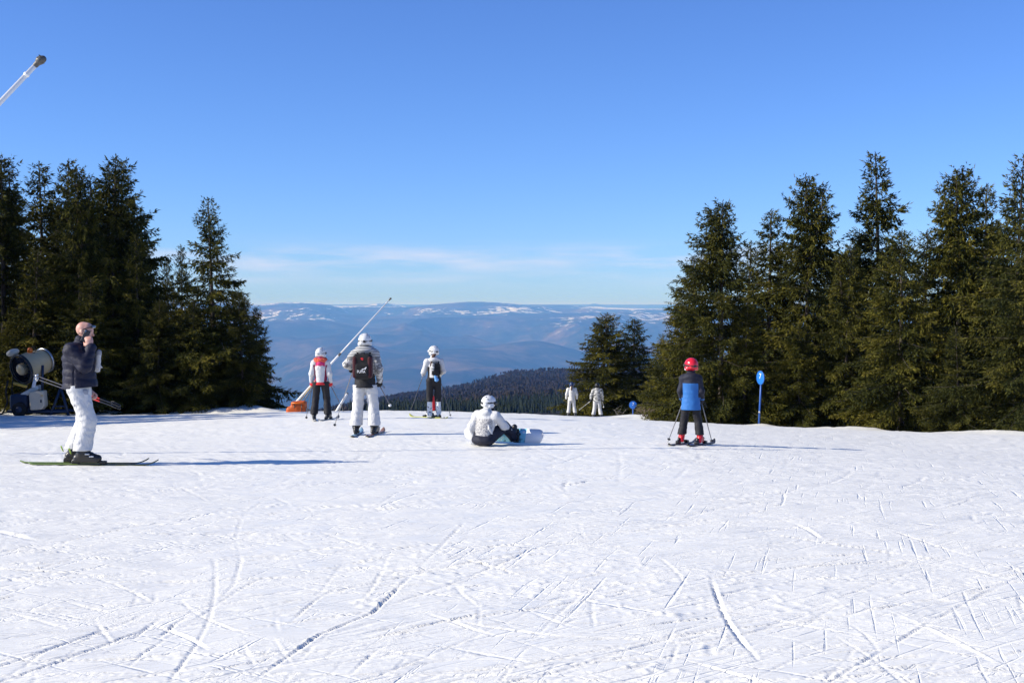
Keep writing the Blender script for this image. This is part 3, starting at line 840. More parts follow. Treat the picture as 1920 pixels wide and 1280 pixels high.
def folds(P, f, seed):
    """cloth creases: short, mostly sideways folds of two sizes"""
    x, y, z = P[:, 0] * f, P[:, 1] * f, P[:, 2] * f
    s = seed * 1.7
    w = 1.5 * np.sin(x * 0.55 + y * 0.4 + s) + 1.1 * np.sin(y * 0.8 - x * 0.3 + s * 2)
    a = np.sin(z * 1.5 + w + 0.7 * np.sin(x * 1.3 + s)) * (0.55 + 0.45 * np.sin(x * 0.7 + z * 0.35 + s))
    b = np.sin(z * 3.1 - 1.4 * w + x * 1.1) * (0.5 + 0.5 * np.sin(y * 1.1 + z * 0.6 + s * 3))
    return 0.7 * a + 0.45 * b

def field_mesh(name, prims, vox, k=0.03, cut=(), sub=(), wr=0.0, wf=18, seed=0, extra=None, mats=(), matfn=None, scale=1.0):
    """prims -> one smooth mesh; cut = [(normal, point)] keeps the side the normal points away from"""
    lo = np.min([prim_box(q)[0] for q in prims], 0) - 3 * vox; hi = np.max([prim_box(q)[1] for q in prims], 0) + 3 * vox
    n = np.ceil((hi - lo) / vox).astype(int) + 1
    gx = [lo[i] + np.arange(n[i]) * vox for i in range(3)]
    P = np.stack(np.meshgrid(*gx, indexing='ij'), -1).reshape(-1, 3)
    d = np.full(len(P), 1e3)
    for q in prims:
        a, b = prim_box(q); m = k + 3 * vox
        sel = np.nonzero(((P > a - m) & (P < b + m)).all(1))[0]
        d[sel] = smin(d[sel], prim_d(P[sel], q), k)
    near = np.nonzero(np.abs(d) < 0.08)[0]
    if wr: d[near] -= wr * folds(P[near], wf, seed)
    if extra is not None: d[near] += extra(P[near])
    for q in sub: d = np.maximum(d, -prim_d(P, q))
    for nn, pt in cut:
        nn = np.asarray(nn, float); nn /= np.linalg.norm(nn)
        d = np.maximum(d, (P - np.asarray(pt, float)) @ nn)
    v, f = surfnet(d.reshape(n), lo, vox)
    mi = None
    if matfn is not None: mi = matfn(v[f].mean(1)).astype(int)
    return mesh_np(name, v * scale, f, mats, mi)

def rotz(a): c, s = math.cos(a), math.sin(a); return np.array([[c, -s, 0], [s, c, 0], [0, 0, 1]])
def rotx(a): c, s = math.cos(a), math.sin(a); return np.array([[1, 0, 0], [0, c, -s], [0, s, c]])
def roty(a): c, s = math.cos(a), math.sin(a); return np.array([[c, 0, s], [0, 1, 0], [-s, 0, c]])
V3 = lambda *a: np.array(a, float)

STAND = dict(pelvis=V3(0, 0, .95), waist=V3(0, 0, 1.08), chest=V3(0, -.01, 1.28), neck=V3(0, -.015, 1.46), head=V3(0, .015, 1.625),
             shL=V3(-.185, -.015, 1.40), shR=V3(.185, -.015, 1.40), elL=V3(-.265, -.04, 1.14), elR=V3(.265, -.04, 1.14),
             wrL=V3(-.28, .07, .92), wrR=V3(.28, .07, .92), hiL=V3(-.095, 0, .91), hiR=V3(.095, 0, .91),
             knL=V3(-.125, .06, .50), knR=V3(.125, .06, .50), anL=V3(-.14, -.02, .11), anR=V3(.14, -.02, .11))

def hand_prims(wr, fwd, palm, side, curl=0.5, r=0.0, sc=1.0, thumb_out=0.7):
    """palm, four fingers of unequal length with bends, and a thumb from the side of the palm"""
    fwd, palm, side = [np.asarray(q, float) / np.linalg.norm(q) for q in (fwd, palm, side)]
    out = [cap(wr, wr + fwd * .075 * sc, (.026 + r) * sc, (.038 + r) * sc, (palm, .55))]
    kn = wr + fwd * .085 * sc
    for i, (o, L) in enumerate(((-.030, .068), (-.010, .080), (.010, .076), (.029, .058))):
        p = kn - side * o * -1 * sc if False else kn + side * (-o) * sc
        a = curl * 0.8
        for j, fr in enumerate((.45, .32, .23)):
            dr = fwd * math.cos(a) + palm * math.sin(a)
            q = p + dr * L * fr * sc
            out.append(cap(p, q, (.0098 - .001 * j + r) * sc, (.0090 - .001 * j + r) * sc)); p = q; a += curl * 0.9
    t0 = wr + fwd * .025 * sc + side * .025 * sc
    t1 = t0 + (fwd * .5 + side * thumb_out + palm * .35) * .040 * sc
    t2 = t1 + (fwd * .85 + side * .15 + palm * .45) * .034 * sc
    out += [cap(t0, t1, (.014 + r) * sc, (.0115 + r) * sc), cap(t1, t2, (.0115 + r) * sc, (.009 + r) * sc)]
    return out

SKIN = NT('skin', 0.5, (0.58, 0.33, 0.25), 0.4)
v = SKIN.coord(); n = SKIN.noise(v, 14, 4)
SKIN.color(SKIN.ramp(n, [(0.3, (0.60, 0.36, 0.28)), (0.7, (0.52, 0.25, 0.19))])); SKIN = SKIN.m

class Person:
    def __init__(s, label, px, d, rz, scale, joints=None, head_yaw=0, head_pitch=0, head_sc=1.0, lift=0.03, loc=None):
        g = foot(px, d) if loc is None else Vector(loc)
        s.s = scale; s.rz = math.radians(rz); s.base = np.array([g.x, g.y, g.z + lift])
        s.root = thing('person', label, 'person', tuple(s.base), s.rz)
        s.J = {k: v.copy() for k, v in STAND.items()}
        for k, v in (joints or {}).items(): s.J[k] = V3(*v)
        s.HR = rotz(math.radians(head_yaw)) @ rotx(math.radians(head_pitch)); s.hs = head_sc
        s.fwd = V3(0, 1, 0)
    def h(s, x, y, z): return s.J['head'] + s.HR @ (V3(x, y, z) * s.hs)
    def world(s, p): return Vector(s.base + rotz(s.rz) @ (np.asarray(p) * s.s))
    def add(s, name, prims, mats, vox=0.014, parent=None, label=None, **kw):
        mats = mats if isinstance(mats, (list, tuple)) else [mats]
        o = link(name, field_mesh(name, prims, vox, mats=mats, scale=s.s, **kw), parent or s.root)
        if label: o['label'] = label
        return o
    def head_prims(s):
        h, k = s.h, s.hs
        sx = s.HR @ V3(1, 0, 0)
        return [cap(h(0, -.022, .030), h(0, .016, .034), .090 * k, .084 * k, (sx, .88)), cap(h(0, .030, -.02), h(0, .062, -.088), .062 * k, .032 * k, (sx, .95)),
                cap(h(0, .094, .008), h(0, .113, -.030), .010 * k, .015 * k), cap(h(-.036, .080, .022), h(.036, .080, .022), .016 * k),
                cap(h(-.022, .086, -.062), h(.022, .086, -.062), .010 * k), ball(h(-.083, -.008, -.008), .027 * k, (sx, .45)), ball(h(.083, -.008, -.008), .027 * k, (sx, .45)),
                ball(h(-.045, .070, -.02), .026 * k), ball(h(.045, .070, -.02), .026 * k)]
    def body(s, vox=0.022, hands=None, mat=None):
        J = s.J; y = V3(0, 1, 0)
        P = s.head_prims()
        P += [cap(J['neck'], J['head'] + V3(0, -.01, -.05), .058, .052), cap(J['pelvis'], J['waist'], .125, .12, (y, .72)), cap(J['waist'], J['chest'], .12, .135, (y, .72)),
              cap(J['chest'], J['neck'], .12, .06, (y, .75)), cap(J['shL'], J['shR'], .062)]
        for q in 'LR':
            P += [cap(J['sh' + q], J['el' + q], .052, .041), cap(J['el' + q], J['wr' + q], .041, .028), cap(J['hi' + q], J['kn' + q], .088, .058),
                  cap(J['kn' + q], J['an' + q], .058, .040), cap(J['an' + q], s.toe(q), .040, .032)]
            hp = (hands or {}).get(q)
            P += hp if hp else hand_prims(J['wr' + q], J['wr' + q] - J['el' + q], V3(0, 1, 0), V3(-1 if q == 'R' else 1, 0, 0), .7, -.004, .62)
        return s.add('body', P, mat or SKIN, vox, k=0.018)
    def toe(s, q):
        f = s.J.get('toe' + q)
        return f if f is not None else s.J['an' + q] + V3(0.02 if q == 'R' else -0.02, .17, -.06)
    def jacket(s, mats, vox=0.013, r=1.0, hem=0.80, matfn=None, wr=0.007, wf=20, extra=None, name='jacket', arms=1.0, collar=True, seed=1, cut=(), hood=None, sq=.84):
        J = s.J; y = s.fwd
        dn = J['pelvis'] + (J['pelvis'] - J['waist']) / (np.linalg.norm(J['pelvis'] - J['waist']) + 1e-9) * (J['pelvis'][2] - hem if hem is not None else .12)
        P = [cap(dn, J['waist'], .186 * r, .160 * r, (y, sq)), cap(J['waist'], J['chest'], .158 * r, .172 * r, (y, sq)), cap(J['chest'], J['neck'] + V3(0, 0, -.05), .165 * r, .10 * r, (y, .8)),
             cap(J['shL'], J['shR'], .082 * r)]
        for q in 'LR':
            P += [cap(J['sh' + q], J['el' + q], .086 * r * arms, .068 * r * arms), cap(J['el' + q], J['wr' + q], .068 * r * arms, .053 * r * arms)]
        if collar: P.append(cap(J['neck'] + V3(0, .0, -.02), J['neck'] + V3(0, .02, .06), .085, .082))
        if hood: P += hood
        ax = J['waist'] - J['pelvis']; ax = ax / np.linalg.norm(ax)
        cuts = [(-ax, dn)] + list(cut)
        return s.add(name, P, mats, vox, k=0.035, cut=cuts, wr=wr, wf=wf, seed=seed, extra=extra, matfn=matfn)
    def trousers(s, mats, vox=0.013, r=1.0, flare=1.0, wr=0.008, wf=19, matfn=None, low=0.15, seed=2, name='trousers', cut=None, top=None):
        J = s.J; y = s.fwd
        P = [cap(J['pelvis'] + V3(0, 0, .06), J['pelvis'], .130 * r, .140 * r, (y, .80))]
        for q in 'LR':
            a = J['kn' + q] + (J['an' + q] - J['kn' + q]) * 1.0
            P += [cap(J['hi' + q] + V3(0, -.015, .0), J['kn' + q], .108 * r, .088 * r), cap(J['kn' + q], a, .086 * r, .092 * r * flare)]
        cuts = [((0, 0, -1), (0, 0, low))] if cut is None else list(cut)
        if top is not None: cuts.append(((0, 0, 1), (0, 0, top)))
        return s.add(name, P, mats, vox, k=0.03, cut=cuts, wr=wr, wf=wf, seed=seed, matfn=matfn)
    def boot(s, q, mat, buckle=None, vox=0.010, label=None, tall=.30):
        J = s.J; an = J['an' + q]; t = s.toe(q)
        dv = t - an; f = V3(dv[0], dv[1], 0); f /= np.linalg.norm(f); up = V3(0, 0, 1)
        heel = an - f * .055 + up * (-.055); sx = np.cross(f, up)
        kn = J['kn' + q] - an; kn = kn / np.linalg.norm(kn)
        P = [cap(an + kn * tall, an, .068, .066), cap(heel, heel + f * .27, .052, .046), cap(an - up * .01, heel + f * .22 + up * .015, .062, .042), cap(an + kn * .10 + f * .02, an + f * .06, .066, .058),
             rbox(heel + f * .11 - up * .035, V3(.045, .165, .016), .008, np.stack([sx, f, up], 1))]
        o = s.add('boot', P, mat, vox, k=0.02, cut=[((0, 0, -1), (0, 0, 0.0))], label=label)
        if buckle is not None:
            side = sx if q == 'R' else -sx
            for w, (al, hh) in enumerate(((.10, .0), (.155, -.028), (.02, .13))):
                c = an + f * al + up * hh + side * .058 + kn * (.0)
                link('buckle', field_mesh('buckle', [rbox(c, V3(.008, .030, .009), .004, np.stack([sx, f, up], 1))], .005, k=.004, mats=[buckle], scale=s.s), o)
        return o
    def helmet(s, mat, strap=None, goggles=None, vox=0.011, size=1.0, name='helmet', vents=None, lens=None):
        h, k = s.h, s.hs * size
        R = s.HR
        shell = [ell(h(0, -.012, .040), V3(.118, .140, .122) * k, R), cap(h(-.092, -.035, -.035), h(-.092, .005, -.035), .036 * k), cap(h(.092, -.035, -.035), h(.092, .005, -.035), .036 * k), cap(h(-.055, -.105, -.010), h(.055, -.105, -.010), .030 * k)]
        face = [ell(h(0, .135, -.045), V3(.082, .100, .095) * k, R)]
        o = s.add(name, shell, mat, vox, k=0.025, sub=face + [ell(h(0, -.010, .02), V3(.098, .115, .100) * k, R)], cut=[(R @ V3(0, .15, -1), h(0, 0, -.068))])
        if vents is not None:
            for i, (vx, vy, vz) in enumerate(((-.045, -.09, .125), (.045, -.09, .125), (-.04, -.02, .155), (.04, -.02, .155), (-.085, -.075, .085), (.085, -.075, .085))):
                dr = V3(vx, vy + .012, vz - .04); dr = dr / np.linalg.norm(dr / V3(.118, .140, .122))
                s.add('vent', [cap(h(dr[0], dr[1] - .012 - .016, dr[2] + .04), h(dr[0], dr[1] - .012 + .016, dr[2] + .04), .0075 * k)], vents, .006, parent=o, k=.004)
        if strap is not None:
            nrm = R @ V3(0, -.12, 1); nrm /= np.linalg.norm(nrm); c0 = h(0, -.01, .028)
            def band_extra(P): return np.maximum(0, np.abs((P - c0) @ nrm) - .017 * k) * 1.5
            b = s.add('goggle_strap', [ell(h(0, -.012, .040), V3(.1225, .1445, .1265) * k, R)], strap, .008, parent=o, k=.01, cut=[(nrm, c0 + nrm * .018 * k), (-nrm, c0 - nrm * .018 * k), (R @ V3(0, 1, 0), h(0, .095, 0))], sub=[ell(h(0, -.012, .040), V3(.117, .139, .121) * k, R)])
            s.add('strap_clip', [rbox(h(0.0, -.152, .015), V3(.020, .008, .022) * k, .005, R)], strap, .005, parent=o, k=.004)
        if goggles is not None:
            gl = s.add('goggles', [cap(h(-.062, .098, .024), h(.062, .098, .024), .042 * k, .042 * k, (R @ V3(0, 1, 0), .75)), cap(h(-.10, .055, .026), h(-.06, .095, .024), .030 * k), cap(h(.10, .055, .026), h(.06, .095, .024), .030 * k)], goggles, .008, parent=o, k=.02)
            if lens is not None:
                s.add('lens', [cap(h(-.050, .118, .024), h(.050, .118, .024), .033 * k, .033 * k, (R @ V3(0, 1, 0), .6))], lens, .007, parent=gl, k=.01)
        return o
    def glove(s, q, mat, fwd=None, palm=None, side=None, curl=.9, vox=0.008, r=.006, sc=1.08, name='glove', label=None):
        J = s.J; w = J['wr' + q]
        fwd = w - J['el' + q] if fwd is None else V3(*fwd)
        palm = V3(-1 if q == 'R' else 1, 0, 0) * .6 + V3(0, .6, 0) if palm is None else V3(*palm)
        palm = palm - fwd * (palm @ fwd) / (fwd @ fwd)
        side = np.cross(palm, fwd) * (1 if q == 'R' else -1) if side is None else V3(*side)
        P = hand_prims(w, fwd, palm, side, curl, r, sc) + [cap(w - fwd / np.linalg.norm(fwd) * .07, w + fwd / np.linalg.norm(fwd) * .02, .046, .040)]
        fn, pn = fwd / np.linalg.norm(fwd), palm / np.linalg.norm(palm)
        s.grip = getattr(s, 'grip', {}); s.grip[q] = w + fn * .095 * sc + pn * .030
        return s.add(name, P, mat, vox, k=0.010, label=label)

def set_axis(o, origin, direction):
    o.location = origin; o.rotation_mode = 'QUATERNION'
    o.rotation_quaternion = Vector(direction).to_track_quat('Z', 'Y')

# ---- ski gear
def ski_mesh(L, w=0.075, th=0.014, tip=0.065):
    n = 40; y = np.linspace(-0.46 * L, 0.54 * L, n)
    s = (y - y[0]) / L
    hw = w * (0.5 + 0.13 * (2 * s - 1) ** 2 * 1.3); e = np.minimum(s, 1 - s) * L
    hw *= np.sqrt(np.clip(e / 0.09, 0.04, 1))
    z = tip * np.clip((s - 0.885) / 0.115, 0, 1) ** 2 + 0.025 * np.clip((0.05 - s) / 0.05, 0, 1) ** 2
    ring = [np.stack([a * hw, y, z + b], 1) for a, b in ((-1, 0), (-1, th * .6), (-.86, th), (.86, th), (1, th * .6), (1, 0))]
    V = np.stack(ring, 1).reshape(-1, 3); k = 6
    i = np.arange(n * k).reshape(n, k); j = np.roll(i, -1, 1)
    f = np.stack([i[:-1], i[1:], j[1:], j[:-1]], -1).reshape(-1, 4)
    caps = np.array([[i[0, 0], i[0, 1], i[0, 2], i[0, 3]], [i[0, 0], i[0, 3], i[0, 4], i[0, 5]], [i[-1, 3], i[-1, 2], i[-1, 1], i[-1, 0]], [i[-1, 5], i[-1, 4], i[-1, 3], i[-1, 0]]])
    f = np.concatenate([f, caps])[:, ::-1]
    side = np.zeros(len(f), int); side[:(n - 1) * k] = np.tile([1, 0, 0, 0, 1, 2], n - 1)
    return V, f, side
def ski(label, pos, rz, L, top, edge, bind=None, group=None, seedz=0.0):
    p = Vector(pos); g = gz(p.x, p.y)
    fw = Vector((-math.sin(rz), math.cos(rz), 0))
    n = gnormal(p.x, p.y); fw = (fw - n * fw.dot(n)).normalized(); rt = fw.cross(n)
    o = thing('ski', label, 'ski', (p.x, p.y, g + 0.006), 0, group)
    o.rotation_mode = 'QUATERNION'; o.rotation_quaternion = Matrix((rt, fw, n)).transposed().to_quaternion()
    V, f, mi = ski_mesh(L)
    link('blade', mesh_np('blade', V, f, [top, edge, edge], mi, smooth=False), o)
    if bind is not None:
        link('toe_binding', field_mesh('toe_binding', [rbox((0, .20, .035), (.032, .045, .022), .012), rbox((0, .155, .05), (.036, .012, .016), .006)], .007, k=.01, mats=[bind]), o)
        h = link('heel_binding', field_mesh('heel_binding', [rbox((0, -.15, .038), (.030, .055, .026), .012), cap((0, -.14, .05), (0, -.13, .10), .024, .018)], .007, k=.012, mats=[bind]), o)
    return o
def pole(label, grip, tip, mat, gripmat, basket=None, group=None, gripsec=None):
    g, t = Vector(grip), Vector(tip); d = (g - t); L = d.length
    o = thing('ski_pole', label, 'ski pole', tuple(t), 0, group); set_axis(o, t, d)
    v, f = tube([(0, 0, 0), (0, 0, .03), (0, 0, .06), (0, 0, L * .75), (0, 0, L)], [.002, .004, .0065, .0085, .0085], 8)
    link('shaft', mesh_np('shaft', v, f, [mat]), o)
    if gripsec is not None:
        v, f = tube([(0, 0, L * .60), (0, 0, L * .61), (0, 0, L * .82), (0, 0, L * .83)], [.008, .0105, .0105, .008], 8)
        link('grip_band', mesh_np('grip_band', v, f, [gripsec]), o)
    v, f = tube([(0, 0, L - .04), (0, 0, L), (0, 0, L + .05), (0, 0, L + .09), (0, 0, L + .10)], [.012, .015, .013, .018, .008], 8)
    link('grip', mesh_np('grip', v, f, [gripmat]), o)
    v, f = tube([(0, 0, .055), (0, 0, .062), (0, 0, .070), (0, 0, .075)], [.010, .030, .028, .008], 10)
    link('basket', mesh_np('basket', v, f, [basket or gripmat]), o)
    a = np.linspace(0, 2 * math.pi, 14)
    v, f = tube(np.stack([.018 + .030 * (1 - np.cos(a)), 0.010 * np.sin(a), L + .08 - .09 * (1 - np.cos(a)) + .02 * np.sin(a)], 1), .0045, 4)
    link('strap', mesh_np('strap', v, f, [gripmat]), o)
    return o
def tip_on_ground(x, y, up=0.0): return Vector((x, y, gz(x, y) + 0.0 + up))

# ------------------------------------------------------------------ clothing and gear materials
NAVY = fabric('navy_puffer', (0.012, 0.013, 0.030), 0.6, 0.6, 16, 0.25)
WHITE = fabric('white_ski_fabric', (0.60, 0.60, 0.60), 0.75, 1.0, 18)
OFFWHITE = fabric('ivory_ski_fabric', (0.68, 0.67, 0.64), 0.75, 0.7, 16)
BLACK = fabric('black_ski_fabric', (0.014, 0.014, 0.018), 0.7, 0.8, 13, 0.3)
MIDNIGHT = fabric('midnight_fabric', (0.014, 0.016, 0.030), 0.7, 0.7, 13, 0.3)
RED = fabric('red_fabric', (0.62, 0.03, 0.035), 0.65, 0.5)
WINE = fabric('wine_fabric', (0.22, 0.015, 0.05), 0.65, 0.5)
PINK = fabric('pink_fabric', (0.60, 0.04, 0.16), 0.65, 0.5)
CORAL = fabric('coral_fur', (0.75, 0.13, 0.075), 0.9, 1.0, 60)
BLUE = fabric('blue_fabric', (0.030, 0.145, 0.42), 0.6, 0.6, 12)
GREY = fabric('grey_fabric', (0.33, 0.34, 0.37), 0.8, 0.4)
HELM = plain('white_helmet_shell', (0.70, 0.70, 0.69), 0.28, 0.5, vary=0.05)
REDSHELL = plain('red_helmet_shell', (0.62, 0.015, 0.03), 0.22, 0.6, vary=0.05)
NAVYSHELL = plain('navy_helmet_shell', (0.02, 0.04, 0.12), 0.3, 0.5)
BLKPLAST = plain('black_plastic', (0.012, 0.012, 0.013), 0.38, 0.5)
REDPLAST = plain('red_boot_plastic', (0.60, 0.018, 0.022), 0.3, 0.5)
LIME = plain('lime_plastic', (0.30, 0.45, 0.04), 0.4, 0.5)
LENS = plain('mirror_lens', (0.05, 0.08, 0.14), 0.08, 0.9)
STEEL = plain('steel', (0.55, 0.56, 0.58), 0.35, 0.5, 0.8)
ALU = plain('pole_aluminium', (0.10, 0.10, 0.11), 0.35, 0.5, 0.4)
HAIR = fabric('brown_hair', (0.085, 0.034, 0.018), 0.55, 1.0, 60, 0.4, 0.3)
def two_tone(name, a, b, scale, thr, stretch=(1, 1, 1), detail=3, wave=False):
    t = NT(name, 0.75, a, 0.25); v = t.coord('Object', stretch)
    if wave:
        w = t.node('ShaderNodeTexWave'); w.wave_type = 'BANDS'; w.bands_direction = 'Z'; w.wave_profile = 'SIN'
        w.inputs['Scale'].default_value = scale; w.inputs['Distortion'].default_value = 1.4; w.inputs['Detail'].default_value = 2; w.inputs['Detail Scale'].default_value = 0.8
        t.link(v, w.inputs['Vector']); f = w.outputs['Fac']
    else: f = t.noise(v, scale, detail, 0.6)
    t.color(t.ramp(f, [(thr - 0.03, a), (thr + 0.03, b)]))
    n = t.noise(t.coord(), 13, 4); t.bump(n, 0.6, 0.02)
    return t.m
STRIPE = two_tone('striped_fabric', (0.11, 0.11, 0.112), (0.56, 0.56, 0.55), 11.5, 0.47, wave=True)
CAMO = two_tone('grey_print_fabric', (0.20, 0.20, 0.20), (0.55, 0.55, 0.54), 15, 0.50)
SCRIBBLE = two_tone('scribble_print_fabric', (0.20, 0.20, 0.22), (0.50, 0.49, 0.47), 70, 0.50, (1, 1, 0.8), 6)
TIGERCAMO = two_tone('tiger_print_fabric', (0.10, 0.10, 0.10), (0.56, 0.56, 0.54), 13, 0.48, (0.6, 0.6, 2.2), 4)
SPECKBOOT = two_tone('speckled_boot', (0.03, 0.03, 0.03), (0.75, 0.75, 0.72), 26, 0.40)
MAROON = plain('maroon_pack_cloth', (0.050, 0.008, 0.012), 0.7, 0.3)
PACKBLK = plain('black_pack_cloth', (0.010, 0.010, 0.012), 0.75, 0.3)
WHITEINK = plain('white_print', (0.85, 0.85, 0.85), 0.6, 0.3, vary=0.03)

def text_mesh(name, body, size, depth, mat):
    cu = bpy.data.curves.new(name, 'FONT'); cu.body = body; cu.size = size; cu.extrude = depth; cu.align_x = 'CENTER'; cu.align_y = 'CENTER'
    o = bpy.data.objects.new(name, cu); COL.objects.link(o)
    bpy.context.view_layer.update()
    me = bpy.data.meshes.new_from_object(o.evaluated_get(bpy.context.evaluated_depsgraph_get()))
    bpy.data.objects.remove(o); me.materials.clear(); me.materials.append(mat); me.name = name
    return me

# ------------------------------------------------------------------ man on the phone
man = Person('bald man in navy puffer jacket and white ski trousers, phone at his ear', 152, 16.5, -90, 1.03, dict(
    pelvis=(0, -.02, .95), waist=(0, -.03, 1.08), chest=(0, -.03, 1.28), neck=(0, -.01, 1.45), head=(0, .045, 1.625),
    hiL=(-.095, -.03, .91), hiR=(.095, -.01, .91), anR=(.12, .03, .11), knR=(.11, .115, .52), anL=(-.14, -.16, .11), knL=(-.12, .0, .52),
    shR=(.20, -.05, 1.39), elR=(.27, .13, 1.205), wrR=(.165, .175, 1.425), shL=(-.20, -.02, 1.39), elL=(-.29, -.10, 1.12), wrL=(-.25, .02, .87)), head_pitch=-9, lift=.045)
J = man.J
hR = hand_prims(J['wrR'], V3(-.035, -.045, .13), V3(-.9, -.25, -.1), V3(0, -1, -.1), .30, .003, 1.12)
hL = hand_prims(J['wrL'], V3(.0, .35, -.30), V3(.5, -.5, -.5), V3(.9, .3, .2), 1.1, .002, 1.08)
man.body(.0105, {'R': hR, 'L': hL})
for sx in (-1, 1):
    man.add('eye', [ball(man.h(sx * .034, .083, -.004), .011)], HELM, .004)
for sx in (-1, 1): man.add('brow', [cap(man.h(sx * .05, .088, .020), man.h(sx * .02, .095, .024), .006)], HAIR, .004, k=.004)
def quilt(P): return 0.005 - 0.0115 * np.sqrt(np.abs(np.sin((P[:, 2] + 0.02 * np.sin(P[:, 1] * 9)) * math.pi / 0.088))) + 0.010 * np.exp(-((P[:, 1] + .03) / .008) ** 2) * (P[:, 2] < 1.2)
man.jacket(NAVY, .010, 1.15, .925, wr=.005, wf=24, extra=quilt, sq=1.02, arms=1.02)
man.trousers(WHITE, .0105, 1.16, 1.10, wr=.0078, wf=25, top=.96)
man.add('belt', [cap((.13, .09, .86), (.15, .05, .86), .02)], BLKPLAST, .007)
for q in 'LR': man.boot(q, BLKPLAST, STEEL, .009, tall=.24)
sg = man.add('sunglasses', [cap(man.h(-.045, .090, .075), man.h(.045, .090, .075), .017, .017), cap(man.h(.085, .01, .035), man.h(.055, .085, .072), .006), cap(man.h(-.085, .01, .035), man.h(-.055, .085, .072), .006), cap(man.h(.088, .0, .03), man.h(.09, -.045, -.04), .004)], BLKPLAST, .005, k=.006)
man.add('lens', [cap(man.h(.012, .104, .076), man.h(.044, .099, .076), .015, .015), cap(man.h(-.012, .104, .076), man.h(-.044, .099, .076), .015, .015)], LENS, .005, parent=sg, k=.004)
man.add('trouser_pocket', [cap((.205, .03, .84), (.205, -.03, .70), .006)], GREY, .006); man.add('knee_seam', [cap((.20, .03, .53), (.205, .14, .515), .006)], GREY, .006)
man.add('wristwatch', [cap(J['wrR'] + V3(.004, .0, .008), J['wrR'] + V3(-.004, -.008, .030), .032)], BLKPLAST, .007)
# phone in his hand
ph = thing('mobile_phone', 'black mobile phone held to the bald man\'s ear', 'phone', tuple(man.world((.122, .095, 1.575))), man.rz)
Rp = rotx(math.radians(-22)) @ roty(math.radians(-6))
link('phone_body', field_mesh('phone_body', [rbox((0, 0, 0), (.0055, .039, .080), .005, Rp)], .004, k=.002, mats=[BLKPLAST]), ph)
link('camera_lens', field_mesh('camera_lens', [rbox(Rp @ V3(.006, -.02, .058), (.003, .010, .016), .003, Rp)], .003, k=.002, mats=[LENS]), ph)
# white gloves: one dangling at his chest, one tucked at his hip
def loose_glove(label, p, q, r0, gs=1.0):
    p, q = V3(*p), V3(*q); o = thing('glove', label, 'glove', tuple(man.world(q)), man.rz)
    dlt = (p - q); P = [cap((0, 0, 0), dlt * .42, .042, .040, (V3(1, 0, 0), .55)), cap(dlt * .42, dlt, .040, .046, (V3(1, 0, 0), .6))]
    for i in range(4): P.append(cap((0.004 * i, -.030 + .02 * i, .0), (0.004 * i, -.045 + .026 * i, -.055 - .012 * (i in (1, 2))), .014, .011))
    P.append(cap(dlt * .2 + V3(0, .03, 0), dlt * .08 + V3(0, .065, -.01), .015, .012))
    link('hand_shell', field_mesh('hand_shell', P, .007, k=.014, wr=.003, wf=40, mats=[WHITE], scale=man.s * gs), o)
    link('cuff', field_mesh('cuff', [cap(dlt * .92, dlt * 1.08, .047, .048, (V3(1, 0, 0), .6))], .007, k=.01, mats=[GREY], scale=man.s * gs), o)
loose_glove('white glove dangling in front of the chest of the man on the phone', (-.03, .215, 1.42), (.0, .205, 1.17), 0, .72)
loose_glove('white glove tucked in the hip pocket of the man on the phone', (.160, .095, .90), (.172, .105, .74), 0, .8)
t = NT('lime_and_black_ski', 0.35, (0.02, 0.02, 0.02), 0.5); v = t.coord(); sp_ = t.node('ShaderNodeSeparateXYZ'); t.link(v, sp_.inputs[0])
n = t.math('ADD', sp_.outputs['Y'], t.math('MULTIPLY', t.noise(v, 12, 3), 0.3))
t.color(t.ramp(n, [(-0.0, (0.15, 0.22, 0.035)), (0.06, (0.018, 0.018, 0.02))])); LIMESKI = t.m
LIMESKI2 = plain('lime_ski_edge', (0.05, 0.075, 0.02), 0.35)
for q, w in (('R', 'near'), ('L', 'far')):
    a = man.world(man.J['an' + q] + V3(0, .075, 0))
    ski('lime and black ski under the %s foot of the man on the phone' % ('nearer' if q == 'R' else 'farther'), a, man.rz, 1.68, LIMESKI, LIMESKI2, BLKPLAST, 'skis of the man on the phone')
    h_ = man.world(man.J['an' + q] + V3(0, -.115, .02))
    e = man.root
    man.add('binding_lever', [cap(man.J['an' + q] + V3(.0, -.13, .0), man.J['an' + q] + V3(.0, -.155, .060), .008, .010)], LIME, .006)
REDGRIP = plain('red_grip_band', (0.66, 0.03, 0.03), 0.4)
for i in range(2):
    pole('%s of the two red-banded ski poles under the phoning man\'s arm' % ('upper' if i == 0 else 'lower'), at(214, 757 + 5 * i, 16.78 + .03 * i), at(62, 702 + 6 * i, 17.15), ALU, BLKPLAST, STEEL, 'poles of the man on the phone', REDGRIP)

# ------------------------------------------------------------------ skier in the striped jacket with backpack
st = Person('skier in white helmet, black and white striped jacket and white trousers seen from behind', 684, 23.0, -2, 1.0, dict(
    anL=(-.165, .0, .11), anR=(.165, .0, .11), knL=(-.135, .06, .50), knR=(.14, .06, .50), shL=(-.18, -.015, 1.40), shR=(.18, -.015, 1.40),
    elL=(-.325, -.02, 1.225), wrL=(-.30, .20, 1.165), elR=(.255, -.04, 1.16), wrR=(.26, .07, .935)), head_yaw=3, lift=.045)
st.body(.022)
def stripe_mat(P):
    arm = (np.abs(P[:, 0]) > .20) & (P[:, 2] < 1.36)
    return np.where(arm, 2, np.where(P[:, 2] < 1.03, 1, 0))
st.jacket([STRIPE, BLACK, CAMO], .0120, 1.06, .81, stripe_mat, wr=.008, hood=[ell((0, -.075, 1.475), (.165, .11, .085)), cap((-.11, .0, 1.49), (.11, .0, 1.49), .065)])
